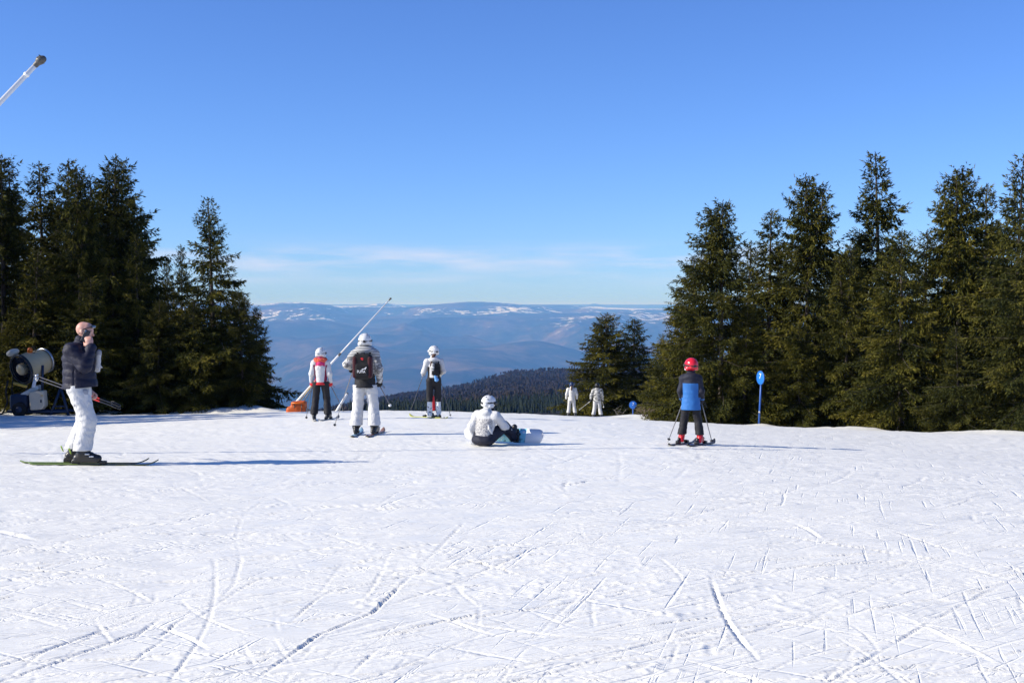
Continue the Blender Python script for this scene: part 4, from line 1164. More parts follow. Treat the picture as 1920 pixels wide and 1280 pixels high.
st.trousers(WHITE, .0120, 1.10, 1.16, wr=.0075, wf=25, low=.13, top=.86)
for q in 'LR': st.boot(q, BLKPLAST, STEEL, .010)
for q in 'LR': st.add('gaiter', [cap(st.J['an' + q] + V3(.02 if q == 'L' else -.02, .03, .02), st.J['an' + q] + V3(.055 if q == 'L' else -.055, .02, .22), .062, .05)], BLACK, .012)
st.helmet(HELM, BLKPLAST, BLKPLAST, lens=LENS, vents=BLKPLAST)
st.glove('L', BLACK, fwd=(.1, .6, -.25), palm=(.7, 0, -.4)); st.glove('R', BLACK)
for sx in (-1, 1):
    st.add('back_pocket', [cap((sx * .045, -.125, .80), (sx * .145, -.115, .795), .006)], GREY, .006)
st.add('seat_seam', [cap((0, -.125, .84), (0, -.10, .74), .005)], GREY, .006)
SH = plain('grey_pole_shaft', (0.22, 0.22, 0.23), 0.35, 0.5, 0.5)
gL, gR = st.world(st.grip['L']), st.world(st.grip['R'])
tx, td = ground_px(627, 798)
pole('grey ski pole planted left of the skier in striped jacket', gL, tip_on_ground(tx, td), SH, BLKPLAST, BLKPLAST, 'poles of the striped-jacket skier')
pole('dark ski pole trailing with its tip off the snow, right hand of the striped-jacket skier', gR, at(733, 763, 23.75), ALU, BLKPLAST, WHITEINK, 'poles of the striped-jacket skier')
DARKSKI = plain('dark_ski_top', (0.05, 0.05, 0.055), 0.3); ORSKI = plain('orange_blue_ski', (0.30, 0.17, 0.12), 0.35, vary=0.4)
BLUESKI = plain('pale_blue_ski', (0.25, 0.42, 0.55), 0.35, vary=0.4)
for q in 'LR':
    ski('pale ski on the %s foot of the skier in striped jacket' % ('left' if q == 'L' else 'right'), st.world(st.J['an' + q] + V3(0, .07, 0)), st.rz + (.05 if q == 'L' else -.05), 1.62, BLUESKI if q == 'L' else ORSKI, DARKSKI, BLKPLAST, 'skis of the striped-jacket skier')
def backpack(person, label, c, half, body, trim, logo=False, extra=None):
    o = thing('backpack', label, 'backpack', tuple(person.world(c)), person.rz)
    hx, hy, hz_ = half; S = person.s
    link('pack_body', field_mesh('pack_body', [rbox((0, 0, 0), (hx, hy, hz_), .06), rbox((0, -hy * .6, -hz_ * .3), (hx * .82, hy * .6, hz_ * .55), .05)], .010, k=.03, wr=.004, wf=26, mats=[body], scale=S), o)
    for sx in (-1, 1):
        link('side_panel', field_mesh('side_panel', [rbox((sx * hx * .80, -.01, -.01), (hx * .24, hy * 1.02, hz_ * .86), .035)], .010, k=.02, wr=.003, wf=26, mats=[trim], scale=S), o)
        pts = [(sx * hx * .55, hy * .6, hz_ * .85), (sx * hx * .75, hy + .05, hz_ * 1.12), (sx * hx * .85, hy + .22, hz_ * .9), (sx * hx * .95, hy + .26, 0), (sx * hx * .98, hy + .10, -hz_ * .75), (sx * hx * .8, hy * .3, -hz_ * .8)]
        v, f = tube(np.array(pts) * S, .016, 6); link('shoulder_strap', mesh_np('shoulder_strap', v, f, [body]), o)
    v, f = tube(np.array([(-.03, hy * .2, hz_ * .97), (-.02, hy * .2, hz_ * 1.10), (.02, hy * .2, hz_ * 1.10), (.03, hy * .2, hz_ * .97)]) * S, .008, 6)
    link('carry_loop', mesh_np('carry_loop', v, f, [body]), o)
    return o
bp = backpack(st, 'black and maroon backpack with white printed logo on the striped-jacket skier', (0, -.265, 1.20), (.165, .095, .225), PACKBLK, MAROON)
yb = -.095 - .062
tm = link('logo_lettering', text_mesh('logo_lettering', 'PUMA', .062, .0015, WHITEINK), bp, (-.005, yb, -.085)); tm.rotation_euler = (math.pi / 2, 0, 0); tm.scale = (.9, 1.15, 1)
cat = np.array([(-.02, 0), (.0, .012), (.03, .018), (.05, .034), (.062, .046), (.07, .044), (.066, .036), (.074, .030), (.060, .024), (.052, .010), (.056, -.004), (.048, -.004), (.040, .008), (.018, .004), (.004, -.006), (-.012, -.010)])
n = len(cat); v = np.concatenate([np.stack([cat[:, 0], np.full(n, -.001), cat[:, 1]], 1), np.stack([cat[:, 0], np.full(n, .002), cat[:, 1]], 1)])
me = bpy.data.meshes.new('logo_mark'); me.from_pydata([tuple(q) for q in v], [], [tuple(range(n)), tuple(range(2 * n - 1, n - 1, -1))] + [(i, i + n, (i + 1) % n + n, (i + 1) % n) for i in range(n)]); me.materials.append(WHITEINK)
link('logo_mark', me, bp, (.02, yb + .002, -.045))
link('badge', field_mesh('badge', [rbox((0, -.085, .135), (.028, .012, .028), .01)], .006, k=.004, mats=[RED]), bp)

# ------------------------------------------------------------------ skier in the white and red jacket
rd = Person('skier in white jacket with red panels, coral fur collar and black trousers', 601, 28.8, 0, .885, dict(
    anL=(-.175, .0, .11), anR=(.175, .0, .11), knL=(-.14, .07, .50), knR=(.14, .07, .50), hiL=(-.10, 0, .91), hiR=(.10, 0, .91), shL=(-.165, -.015, 1.40), shR=(.165, -.015, 1.40), elL=(-.23, -.05, 1.13), elR=(.23, -.05, 1.13), wrL=(-.245, .03, .93), wrR=(.245, .03, .93)), head_yaw=-20, head_sc=1.06, lift=.045)
rd.body(.022)
def red_mat(P):
    x, y, z = np.abs(P[:, 0]), P[:, 1], P[:, 2]
    side = (np.abs(x - (.135 + .03 * np.clip((z - 1.2) / .2, 0, 1))) < .028 + .012 * np.sin(z * 9)) & (z > .93) & (z < 1.36) & (x < .19)
    yoke = (z > 1.375 - .5 * x) & (x < .12) & (y < .02)
    return np.where(yoke, 2, np.where(side, 3, np.where((z < .915) & (x < .19), 1, 0)))
rd.jacket([WHITE, RED, PINK, WINE], .0125, .94, .85, red_mat, wr=.006)
def fur(P): return -.012 * np.sin(P[:, 0] * 130 + 3 * np.sin(P[:, 2] * 90)) * np.sin(P[:, 1] * 120 + P[:, 2] * 110)
rd.add('fur_collar', [cap((math.cos(a) * .115, -.03 + math.sin(a) * .095, 1.475 + .012 * math.cos(a * 2)), (math.cos(a + .5) * .115, -.03 + math.sin(a + .5) * .095, 1.475 + .012 * math.cos(a * 2 + 1)), .052) for a in np.arange(0, 6.28, .5)], CORAL, .011, k=.02, extra=fur)
rd.add('hood', [ell((0, -.13, 1.40), (.085, .06, .07))], PINK, .012)
rd.trousers(BLACK, .0125, .98, 1.12, wr=.007, low=.10, top=.93)
for q in 'LR': rd.boot(q, BLKPLAST, STEEL, .012)
rd.helmet(HELM, GREY, BLKPLAST, lens=LENS, vents=BLKPLAST)
rd.glove('L', RED, r=.010); rd.glove('R', RED, r=.010)
for q, a in (('L', (574, 785)), ('R', None)):
    if a: tx, td = ground_px(*a); tp = tip_on_ground(tx, td)
    else: tp = Vector(at(645, 771, 29.9))
    pole('dark ski pole in the %s hand of the skier with coral fur collar' % ('left' if q == 'L' else 'right'), rd.world(rd.grip[q]), tp, ALU, BLKPLAST, BLKPLAST, 'poles of the red and white skier')
    ski('dark ski on the %s foot of the skier with coral fur collar' % ('left' if q == 'L' else 'right'), rd.world(rd.J['an' + q] + V3(0, .07, 0)), (.16 if q == 'L' else -.16), 1.5, DARKSKI, STEEL, BLKPLAST, 'skis of the red and white skier')

# ------------------------------------------------------------------ woman with small black backpack
wm = Person('slim skier in white jacket and black trousers with speckled boots and small backpack', 813, 29.3, 8, .90, dict(
    anL=(-.10, .0, .11), anR=(.125, .0, .11), knL=(-.10, .08, .50), knR=(.11, .08, .50), shL=(-.17, -.015, 1.39), shR=(.17, -.015, 1.39), elL=(-.25, .0, 1.14), wrL=(-.27, .20, 1.09), elR=(.25, .0, 1.14), wrR=(.20, .20, 1.06)), head_yaw=28, head_sc=1.05, lift=.045)
wm.body(.022)
def wmat(P): return np.where((np.abs(P[:, 0] + .01) > .10) & (np.abs(P[:, 0]) < .165) & (P[:, 2] < 1.26) & (P[:, 2] > .95), 1, 0)
wm.jacket([WHITE, BLACK], .0125, .89, .98, wmat, wr=.006, hood=[ell((0, -.085, 1.44), (.13, .085, .07))])
wm.trousers(BLACK, .0125, .92, .92, wr=.006, low=.36)
wm.add('bib', [cap((0, 0, .90), (0, 0, 1.03), .150, .143, (V3(0, 1, 0), .76))], BLACK, .0125, k=.02)
for q in 'LR': wm.boot(q, SPECKBOOT, BLKPLAST, .011, tall=.33)
wm.helmet(HELM, BLKPLAST, HELM, lens=LENS, vents=BLKPLAST)
wm.add('hair', [cap(wm.h(-.03, -.09, -.03), wm.h(-.085, -.09, -.15), .045, .035), cap(wm.h(-.085, -.09, -.15), wm.h(-.13, -.06, -.33), .035, .018), cap(wm.h(-.05, -.08, -.06), wm.h(-.11, -.03, -.24), .03, .016)], HAIR, .009, k=.02, wr=.005, wf=60)
wm.glove('L', WHITE, fwd=(.05, .6, -.1), palm=(.8, 0, -.3)); wm.glove('R', WHITE, fwd=(-.1, .6, -.1), palm=(-.8, 0, -.3))
bp2 = backpack(wm, 'small black and white backpack on the slim skier with speckled boots', (.045, -.215, 1.20), (.105, .065, .16), PACKBLK, PACKBLK)
link('white_flap', field_mesh('white_flap', [rbox((-.085, -.03, .06), (.035, .055, .10), .03)], .009, k=.01, mats=[CAMO], scale=.9), bp2)
SKYB = fabric('sky_blue_cloth', (0.16, 0.38, 0.72), 0.7, 0.8, 40)
link('blue_pouch', field_mesh('blue_pouch', [cap((-.03, -.05, -.17), (0, -.06, -.27), .030, .042), cap((.0, -.05, -.2), (.035, -.06, -.26), .02, .03)], .009, k=.02, wr=.006, wf=50, mats=[SKYB], scale=.9), bp2)
tx, td = ground_px(770, 772)
pole('thin dark ski pole planted left of the slim skier with backpack', wm.world(wm.grip['L']), Vector(at(770, 770, 29.9)), ALU, BLKPLAST, BLKPLAST, 'poles of the slim skier')
pole('thin dark ski pole at the right hand of the slim skier with backpack', wm.world(wm.grip['R']), tip_on_ground(wm.base[0] + .38, wm.base[1] + .35), ALU, BLKPLAST, BLKPLAST, 'poles of the slim skier')
YSKI = plain('yellow_ski', (0.55, 0.56, 0.12), 0.35, vary=0.3)
for q in 'LR':
    ski('%s ski on the %s foot of the slim skier with backpack' % (('yellow', 'left') if q == 'L' else ('dark', 'right')), wm.world(wm.J['an' + q] + V3(0, .07, 0)), wm.rz + (.55 if q == 'L' else .1), 1.5, YSKI if q == 'L' else DARKSKI, YSKI if q == 'L' else STEEL, BLKPLAST, 'skis of the slim skier')

# ------------------------------------------------------------------ seated snowboarder
sb = Person('snowboarder in white helmet sitting on the snow, patterned white jacket, dark trousers', 907, 20.3, -30, .89, dict(
    pelvis=(0, 0, .15), waist=(0, .03, .27), chest=(0, .085, .43), neck=(0, .13, .585), head=(0, .185, .735), shL=(-.185, .09, .53), shR=(.185, .11, .53),
    elL=(-.26, .0, .33), wrL=(-.25, .06, .13), elR=(.285, .24, .35), wrR=(.235, .43, .30), hiL=(-.10, .03, .14), hiR=(.10, .03, .14),
    knL=(-.17, .40, .34), knR=(.19, .40, .33), anL=(-.23, .62, .13), anR=(.25, .62, .13), toeL=(-.24, .64, .29), toeR=(.26, .64, .29)), head_yaw=-28, head_pitch=-4, lift=.0)
sb.body(.022)
def sbm(P):
    back = (np.abs(P[:, 0]) < .165) & (P[:, 2] < .49) & (P[:, 1] < .18)
    return np.where(back, 1, 0)
sb.jacket([WHITE, SCRIBBLE], .0115, 1.03, None, sbm, wr=.008, hood=[ell((0, .05, .585), (.145, .10, .075))], cut=[((0, 0, -1), (0, 0, .115))], sq=.8)
sb.trousers(MIDNIGHT, .0115, 1.10, .95, wr=.009, cut=[((0, 0, -1), (0, 0, .008)), ((0, 1, 0), (0, .60, 0))])
sb.add('seat_of_trousers', [ell((0, -.02, .11), (.225, .17, .115))], MIDNIGHT, .0115, cut=[((0, 0, -1), (0, 0, .005))], wr=.006)
for q, sx in (('L', -1), ('R', 1)):
    a = sb.J['an' + q]
    sb.add('boot', [cap(a + V3(-sx * .02, -.13, .10), a + V3(0, 0, 0), .070, .070), cap(a + V3(0, .015, -.04), a + V3(sx * .01, .03, .17), .058, .050), cap(a, a + V3(0, .02, .10), .066, .058)], BLKPLAST, .011, k=.02)
sb.helmet(HELM, BLKPLAST, BLKPLAST, lens=LENS, vents=BLKPLAST)
sb.add('face_mask', [cap(sb.h(-.05, .03, -.075), sb.h(.05, .03, -.075), .055, .055), cap(sb.h(0, 0, -.1), sb.h(0, .07, -.07), .07, .05)], BLACK, .01, k=.02)
sb.glove('R', GREY, fwd=(-.05, .5, -.22), palm=(0, -.2, -1), curl=.45, label='grey glove resting on the knee'); sb.glove('L', GREY, fwd=(-.05, -.05, -.5), palm=(0, .6, -.3), curl=.4)
sb.add('shoulder_strap', [cap((.05, .01, .50), (.135, -.04, .32), .022), cap((.135, -.04, .32), (.165, .0, .22), .022)], OFFWHITE, .009, k=.02)
brd = thing('snowboard', 'white and teal snowboard standing on edge in front of the seated snowboarder', 'snowboard', tuple(sb.world((.0, .735, .135))), sb.rz)
n = 48; s_ = np.linspace(-1, 1, n); hl, hw0 = .745, .128
xs_ = s_ * hl; hw = hw0 * (1 - .10 * (1 - s_ ** 2)) * np.sqrt(np.clip(1 - np.clip((np.abs(s_) - .80) / .20, 0, 1) ** 2.2, .02, 1))
yy_ = -0.05 * np.clip((np.abs(s_) - .78) / .22, 0, 1) ** 2
th_ = .006
V = np.concatenate([np.stack([xs_, yy_ + o, sg_ * hw + .0], 1) for o, sg_ in ((-th_, -1), (-th_, 1), (th_, 1), (th_, -1))])
i = np.arange(n - 1); fs = []
for a in range(4):
    b = (a + 1) % 4; fs.append(np.stack([a * n + i, a * n + i + 1, b * n + i + 1, b * n + i], 1))
fs.append(np.array([[0, n, 2 * n, 3 * n], [n - 1, 4 * n - 1, 3 * n - 1, 2 * n - 1]]))
t = NT('board_top_sheet', 0.3, (0.8, 0.8, 0.8), 0.5); v = t.coord(); sp_ = t.node('ShaderNodeSeparateXYZ'); t.link(v, sp_.inputs[0])
ax_ = t.math('ABSOLUTE', sp_.outputs['X']); nn_ = t.noise(v, 9, 4)
teal = t.ramp(nn_, [(0.42, (0.05, 0.16, 0.24)), (0.47, (0.22, 0.60, 0.74)), (0.62, (0.28, 0.66, 0.80)), (0.66, (0.75, 0.82, 0.84))])
t.color(t.mix(t.math('GREATER_THAN', ax_, 0.40), teal, (0.80, 0.80, 0.79)))
bm_ = link('deck', mesh_np('deck', V, np.concatenate(fs), [t.m], smooth=False), brd)
bm_.rotation_euler = (math.radians(-20), 0, 0)
for sx in (-1, 1):
    link('binding', field_mesh('binding', [rbox((sx * .235, -.03, .0), (.055, .022, .115), .015), cap((sx * .235 - .06, -.10, .03), (sx * .235 + .06, -.10, .03), .022), cap((sx * .235 - .065, -.02, .03), (sx * .235 - .06, -.10, .03), .016), cap((sx * .235 + .065, -.02, .03), (sx * .235 + .06, -.10, .03), .016)], .008, k=.012, mats=[BLKPLAST]), brd)
nose = np.array([(-.64, 0, .03), (-.60, 0, -.03), (-.67, 0, -.02)])
link('nose_mark', mesh_np('nose_mark', nose + V3(0, -.018, 0), np.array([[0, 1, 2]]), [BLKPLAST], smooth=False), brd)

# ------------------------------------------------------------------ child
kid = Person('child in red helmet and black jacket with blue back panel, on short skis', 1296, 20.7, -14, .755, dict(
    anL=(-.20, .02, .11), anR=(.20, -.02, .11), knL=(-.15, .07, .48), knR=(.15, .05, .48), hiL=(-.082, 0, .86), hiR=(.082, 0, .86), pelvis=(0, 0, .90), waist=(0, 0, 1.04), shL=(-.155, -.015, 1.37), shR=(.155, -.015, 1.37), elL=(-.225, -.03, 1.10), elR=(.225, -.03, 1.10), wrL=(-.215, .14, .93), wrR=(.225, .14, .93)), head_yaw=34, head_sc=1.16, lift=.04)
kid.body(.018)
def kidm(P):
    x, y, z = P[:, 0], P[:, 1], P[:, 2]
    blue = (z < 1.275) & (y < .05) & (np.abs(x) < np.where(z < .96, .26, .165)) & ~((z > .84) & (np.abs(x) > .21))
    blue |= (z < .78) & (np.abs(x) < .24)
    cuff = (np.abs(x) > .19) & (z < .93)
    return np.where(blue, 1, np.where(cuff & (z > .90), 1, 0))
kid.jacket([MIDNIGHT, BLUE], .0115, 1.14, .70, kidm, wr=.007, arms=.86, hood=[ell((0, -.07, 1.41), (.155, .10, .085))], sq=.78)
kid.trousers(BLACK, .0115, .96, 1.12, wr=.007, low=.17, top=.86)
for q in 'LR': kid.boot(q, REDPLAST, BLKPLAST, .010, tall=.22)
kid.helmet(REDSHELL, BLKPLAST, BLKPLAST, size=1.03, lens=LENS)
kid.add('ear_pad', [ball(kid.h(-.108, .0, -.045), .030)], HELM, .008); kid.add('ear_pad', [ball(kid.h(.108, .0, -.045), .030)], HELM, .008)
kid.glove('L', MIDNIGHT, sc=1.15); kid.glove('R', MIDNIGHT, sc=1.15)
for q, a, nm in (('L', (1252, 829), 'left'), ('R', (1336, 832), 'right')):
    tx, td = ground_px(*a)
    pole('thin grey ski pole in the %s hand of the child in red helmet' % nm, kid.world(kid.grip[q]), tip_on_ground(tx, td), SH, BLKPLAST, BLKPLAST, 'poles of the child')
    ski('short black ski on the %s foot of the child in red helmet' % nm, kid.world(kid.J['an' + q] + V3(0, .06, 0)), math.radians(-30), 1.18, DARKSKI, BLKPLAST, BLKPLAST, 'skis of the child')

# ------------------------------------------------------------------ two skiers in white farther down
f1 = Person('far skier all in white with navy helmet and brown ponytail', 1072, 61.0, 0, .90, dict(anL=(-.17, 0, .11), anR=(.19, 0, .11)), lift=.04)
f1.body(.022); f1.jacket(OFFWHITE, .018, 1.05, .80); f1.trousers(WHITE, .018, 1.0, 1.15, low=.16, top=.85)
for q in 'LR': f1.boot(q, BLKPLAST, None, .016); f1.glove(q, BLACK, vox=.014)
f1.helmet(NAVYSHELL, None, BLKPLAST, vox=.013)
f1.add('ponytail', [cap(f1.h(0, -.11, -.06), f1.h(-.01, -.14, -.20), .045, .04), cap(f1.h(-.01, -.14, -.20), f1.h(-.02, -.14, -.36), .04, .02)], HAIR, .013)
f2 = Person('far skier in grey printed jacket, white trousers and black hood', 1120, 59.0, -4, .90, dict(anL=(-.19, 0, .11), anR=(.20, 0, .11), elL=(-.30, 0, 1.15), wrL=(-.32, .1, .95)), lift=.04)
f2.body(.022); f2.jacket(TIGERCAMO, .018, 1.12, .84, hood=[ell((0, -.07, 1.46), (.15, .10, .07))]); f2.trousers(WHITE, .018, 1.05, 1.15, low=.16, top=.88)
for q in 'LR': f2.boot(q, BLKPLAST, None, .016); f2.glove(q, BLACK, vox=.014)
f2.helmet(BLKPLAST, None, BLKPLAST, vox=.013); f2.add('neck_warmer', [cap(f2.h(0, -.02, -.06), f2.h(0, 0, -.15), .095, .10)], BLACK, .015)
pole('pale ski pole reaching left from the skier in grey printed jacket', f2.world(f2.grip['L']), at(1085, 769, 59.6), STEEL, BLKPLAST, STEEL, 'poles of the far skier')
pole('short-looking ski pole at the right hip of the skier in grey printed jacket', f2.world(f2.grip['R']), f2.world(V3(.34, .9, .45)), STEEL, BLKPLAST, STEEL, 'poles of the far skier')
for pp, nm in ((f1, 'far skier with navy helmet'), (f2, 'far skier in grey printed jacket')):
    for q in 'LR':
        ski('dark ski on the %s foot of the %s' % ('left' if q == 'L' else 'right', nm), pp.world(pp.J['an' + q] + V3(0, .07, 0)), pp.rz - .1, 1.5, DARKSKI, BLKPLAST, BLKPLAST, 'skis of the two far skiers')

# ------------------------------------------------------------------ snow-making gear
CREAM = plain('cream_paint', (0.66, 0.52, 0.30), 0.4, 0.5, vary=0.25, scale=6)
CREAM2 = plain('pale_cream_paint', (0.70, 0.62, 0.48), 0.4, 0.5, vary=0.2, scale=6)
YELLOW = plain('yellow_paint', (0.72, 0.44, 0.06), 0.4)
NAVYP = plain('dark_blue_steel_paint', (0.012, 0.030, 0.075), 0.45, 0.5, vary=0.3, scale=8)
DARKM = plain('dark_fan_metal', (0.010, 0.014, 0.022), 0.4)
RUBBER = plain('tyre_rubber', (0.012, 0.012, 0.012), 0.85)
ORANGE = plain('orange_lamp', (0.85, 0.18, 0.01), 0.3)
LANCEW = plain('white_lance_tube', (0.86, 0.85, 0.81), 0.35, 0.5, vary=0.04, scale=4)
LANCEG = plain('lance_grey_metal', (0.10, 0.095, 0.085), 0.5, 0.5, 0.3)

def lathe(profile, axis_o, axis_d, k=28, closed=True):
    """profile = [(distance along axis, radius)]"""
    d = Vector(axis_d).normalized(); a = d.orthogonal().normalized(); b = d.cross(a)
    o = np.array(axis_o, float); d, a, b = np.array(d), np.array(a), np.array(b)
    th = np.arange(k) * 2 * math.pi / k
    V = np.array([o + d * t + r * (a * math.cos(x) + b * math.sin(x)) for t, r in profile for x in th])
    i = np.arange(len(profile) * k).reshape(-1, k); j = np.roll(i, -1, 1)
    f = np.stack([i[:-1], j[:-1], j[1:], i[1:]], -1).reshape(-1, 4)
    if closed:
        n = len(V); V = np.concatenate([V, [o + d * profile[0][0]], [o + d * profile[-1][0]]])
        f = np.concatenate([f, np.stack([np.full(k, n), j[0], i[0], i[0]], -1)[:, [0, 1, 2, 2]], np.stack([np.full(k, n + 1), i[-1], j[-1], j[-1]], -1)[:, [0, 1, 2, 2]]]) if False else f
        F3 = np.concatenate([np.stack([np.full(k, n), j[0], i[0]], -1), np.stack([np.full(k, n + 1), i[-1], j[-1]], -1)])
        return V, f, F3
    return V, f, None
def lathe_obj(name, profile, o, d, mat, parent, k=28, closed=True):
    V, f, F3 = lathe(profile, o, d, k, closed)
    me = bpy.data.meshes.new(name)
    me.from_pydata([tuple(q) for q in V], [], [tuple(int(a) for a in q) for q in f] + ([tuple(int(a) for a in q) for q in F3] if F3 is not None else []))
    me.materials.append(mat)
    for p in me.polygons: p.use_smooth = True
    return link(name, me, parent)
def box_obj(name, c, half, mat, parent, R=None, r=.02):
    return link(name, field_mesh(name, [rbox(c, half, r, R)], max(.012, min(half) / 3), k=.005, mats=[mat]), parent)
def bar(name, a, b, r, mat, parent, k=8):
    v, f = tube([a, (np.asarray(a) + np.asarray(b)) / 2, b], r, k); return link(name, mesh_np(name, v, f, [mat]), parent)

g0 = foot(60, 46.4)
gun = thing('snow_cannon', 'cream fan snow cannon on a dark blue wheeled frame at the wood edge', 'snow cannon', tuple(g0))
axd = V3(.48, .83, .27); axd /= np.linalg.norm(axd); c0 = V3(-.25, -.35, 1.70)
lathe_obj('barrel', [(-.02, .50), (0, .54), (.05, .545), (.09, .52), (.45, .50), (.85, .46), (1.05, .40), (1.06, .36), (.9, .38), (.1, .47), (0.0, .47)], c0, axd, CREAM, gun, closed=False)
lathe_obj('intake_ring', [(-.06, .50), (-.08, .545), (-.04, .575), (.02, .565), (.03, .50)], c0, axd, DARKM, gun, closed=False)
lathe_obj('back_plate', [(.22, .01), (.22, .47)], c0, axd, DARKM, gun, closed=False)
lathe_obj('barrel_shade_liner', [(-.01, .468), (.10, .462), (.30, .45)], c0, axd, DARKM, gun, closed=False)  # added dark sheet: the shade inside the intake, put into its colour
hub = lathe_obj('hub', [(-.16, .02), (-.15, .12), (-.08, .20), (.05, .22), (.2, .22)], c0, axd, CREAM, gun)
sa = np.cross(axd, V3(0, 0, 1)); sa /= np.linalg.norm(sa); sbv = np.cross(sa, axd)
for k in range(9):
    a = k * 2 * math.pi / 9 + .2; rd_ = sa * math.cos(a) + sbv * math.sin(a); tg = np.cross(axd, rd_)
    R_ = np.stack([rd_, tg * .8 + axd * .6, np.cross(rd_, tg * .8 + axd * .6)], 1); R_[:, 1] /= np.linalg.norm(R_[:, 1]); R_[:, 2] /= np.linalg.norm(R_[:, 2])
    link('fan_blade', field_mesh('fan_blade', [rbox(c0 + axd * .10 + rd_ * .33, (.135, .075, .008), .006, R_)], .016, k=.004, mats=[NAVYP]), gun)
for k in range(5):
    lathe_obj('guard_ring', [(-.07, .16 + .075 * k), (-.062, .168 + .075 * k), (-.054, .16 + .075 * k), (-.062, .152 + .075 * k), (-.07, .16 + .075 * k)], c0, axd, DARKM, gun, closed=False)
lathe_obj('nozzle_ring', [(1.02, .43), (1.02, .47), (1.10, .46), (1.10, .40)], c0, axd, STEEL, gun, closed=False)
pt = c0 + axd * .25 + V3(0.10, 0, .52)
lathe_obj('warning_beacon', [(0, .05), (.02, .09), (.12, .095), (.18, .06), (.19, .01)], pt, (0, 0, 1), ORANGE, gun, 14)
v, f = tube([pt + V3(.10 + .09 * math.sin(a), .02, .10 + .12 * -math.cos(a)) for a in np.linspace(0, 6.28, 12)], .012, 6); link('lifting_ring', mesh_np('lifting_ring', v, f, [DARKM]), gun)
link('work_lamp', field_mesh('work_lamp', [ell(c0 + V3(-.34, .05, .60), (.24, .16, .13), roty(math.radians(-20)))], .02, mats=[CREAM2]), gun)
bar('lamp_bracket', c0 + V3(-.30, .05, .50), c0 + V3(-.15, .05, .42), .03, YELLOW, gun)
for sx in (-1, 1): bar('yoke_arm', c0 + axd * .5 + sa * sx * .52, V3(.05, .05, .85) + sa * sx * .40, .05, NAVYP, gun)
bar('yoke_foot', V3(.05, .05, .88) - sa * .42, V3(.05, .05, .88) + sa * .42, .055, NAVYP, gun)
bar('slewing_post', (.05, .05, .45), (.05, .05, .90), .11, NAVYP, gun, 14)
bar('yellow_pipe', c0 + V3(-.30, .0, -.50), c0 + V3(.2, -.1, -.62), .05, YELLOW, gun)
box_obj('power_cabinet', (-.42, .0, .50), (.34, .30, .30), NAVYP, gun)
box_obj('snow_cap', (-.05, .0, .88), (.36, .26, .09), SNOW, gun, roty(-.5), r=.07)
cb = link('control_cabinet', field_mesh('control_cabinet', [rbox((.30, -.25, .58), (.27, .20, .34), .05, roty(-.08))], .02, k=.01, cut=[((.75, 0, -.65), (.50, -.25, .30))], mats=[CREAM2]), gun)
box_obj('cabinet_label', (.50, -.462, .76), (.055, .006, .045), CREAM, cb, r=.003); box_obj('cabinet_label', (.46, -.462, .56), (.03, .006, .06), NAVYP, cb, r=.003)
box_obj('white_plate', c0 + V3(.50, -.12, -.42), (.06, .02, .24), WHITEINK, gun, roty(.22), r=.01)
bar('frame_rail', (-.85, -.22, .16), (1.35, -.22, .16), .05, NAVYP, gun); bar('frame_rail', (-.85, .35, .16), (1.35, .35, .16), .05, NAVYP, gun)
bar('cross_rail', (-.6, -.25, .20), (-.6, .40, .20), .05, NAVYP, gun)
for x0, x1 in ((1.02, .72), (1.02, 1.38)): bar('support_leg', (x0, .0, 1.02), (x1, -.25, .03), .05, NAVYP, gun)
bar('leg_brace', (.80, -.16, .35), (1.28, -.16, .35), .035, NAVYP, gun)
for yy0 in (-.36, .46):
    wv = lathe_obj('wheel', [(-.08, .12), (-.09, .24), (-.05, .27), (.05, .27), (.09, .24), (.08, .12)], (-.35, yy0, .25), (0, 1, 0), RUBBER, gun, 20)
    lathe_obj('rim', [(-.085, .02), (-.085, .12), (.085, .12), (.085, .02)], (-.35, yy0, .25), (0, 1, 0), NAVYP, wv, 16)
v, f = tube([(-.78, -.3, 1.3), (-.85, -.32, .9), (-.80, -.3, .5), (-.95, -.4, .1), (-1.3, -.5, .06)], .035, 8); link('hose', mesh_np('hose', v, f, [RUBBER]), gun)
v, f = tube([(-.62, -.2, 1.5), (-.66, -.25, .9), (-.58, -.2, .3)], .02, 6); link('cable', mesh_np('cable', v, f, [RUBBER]), gun)

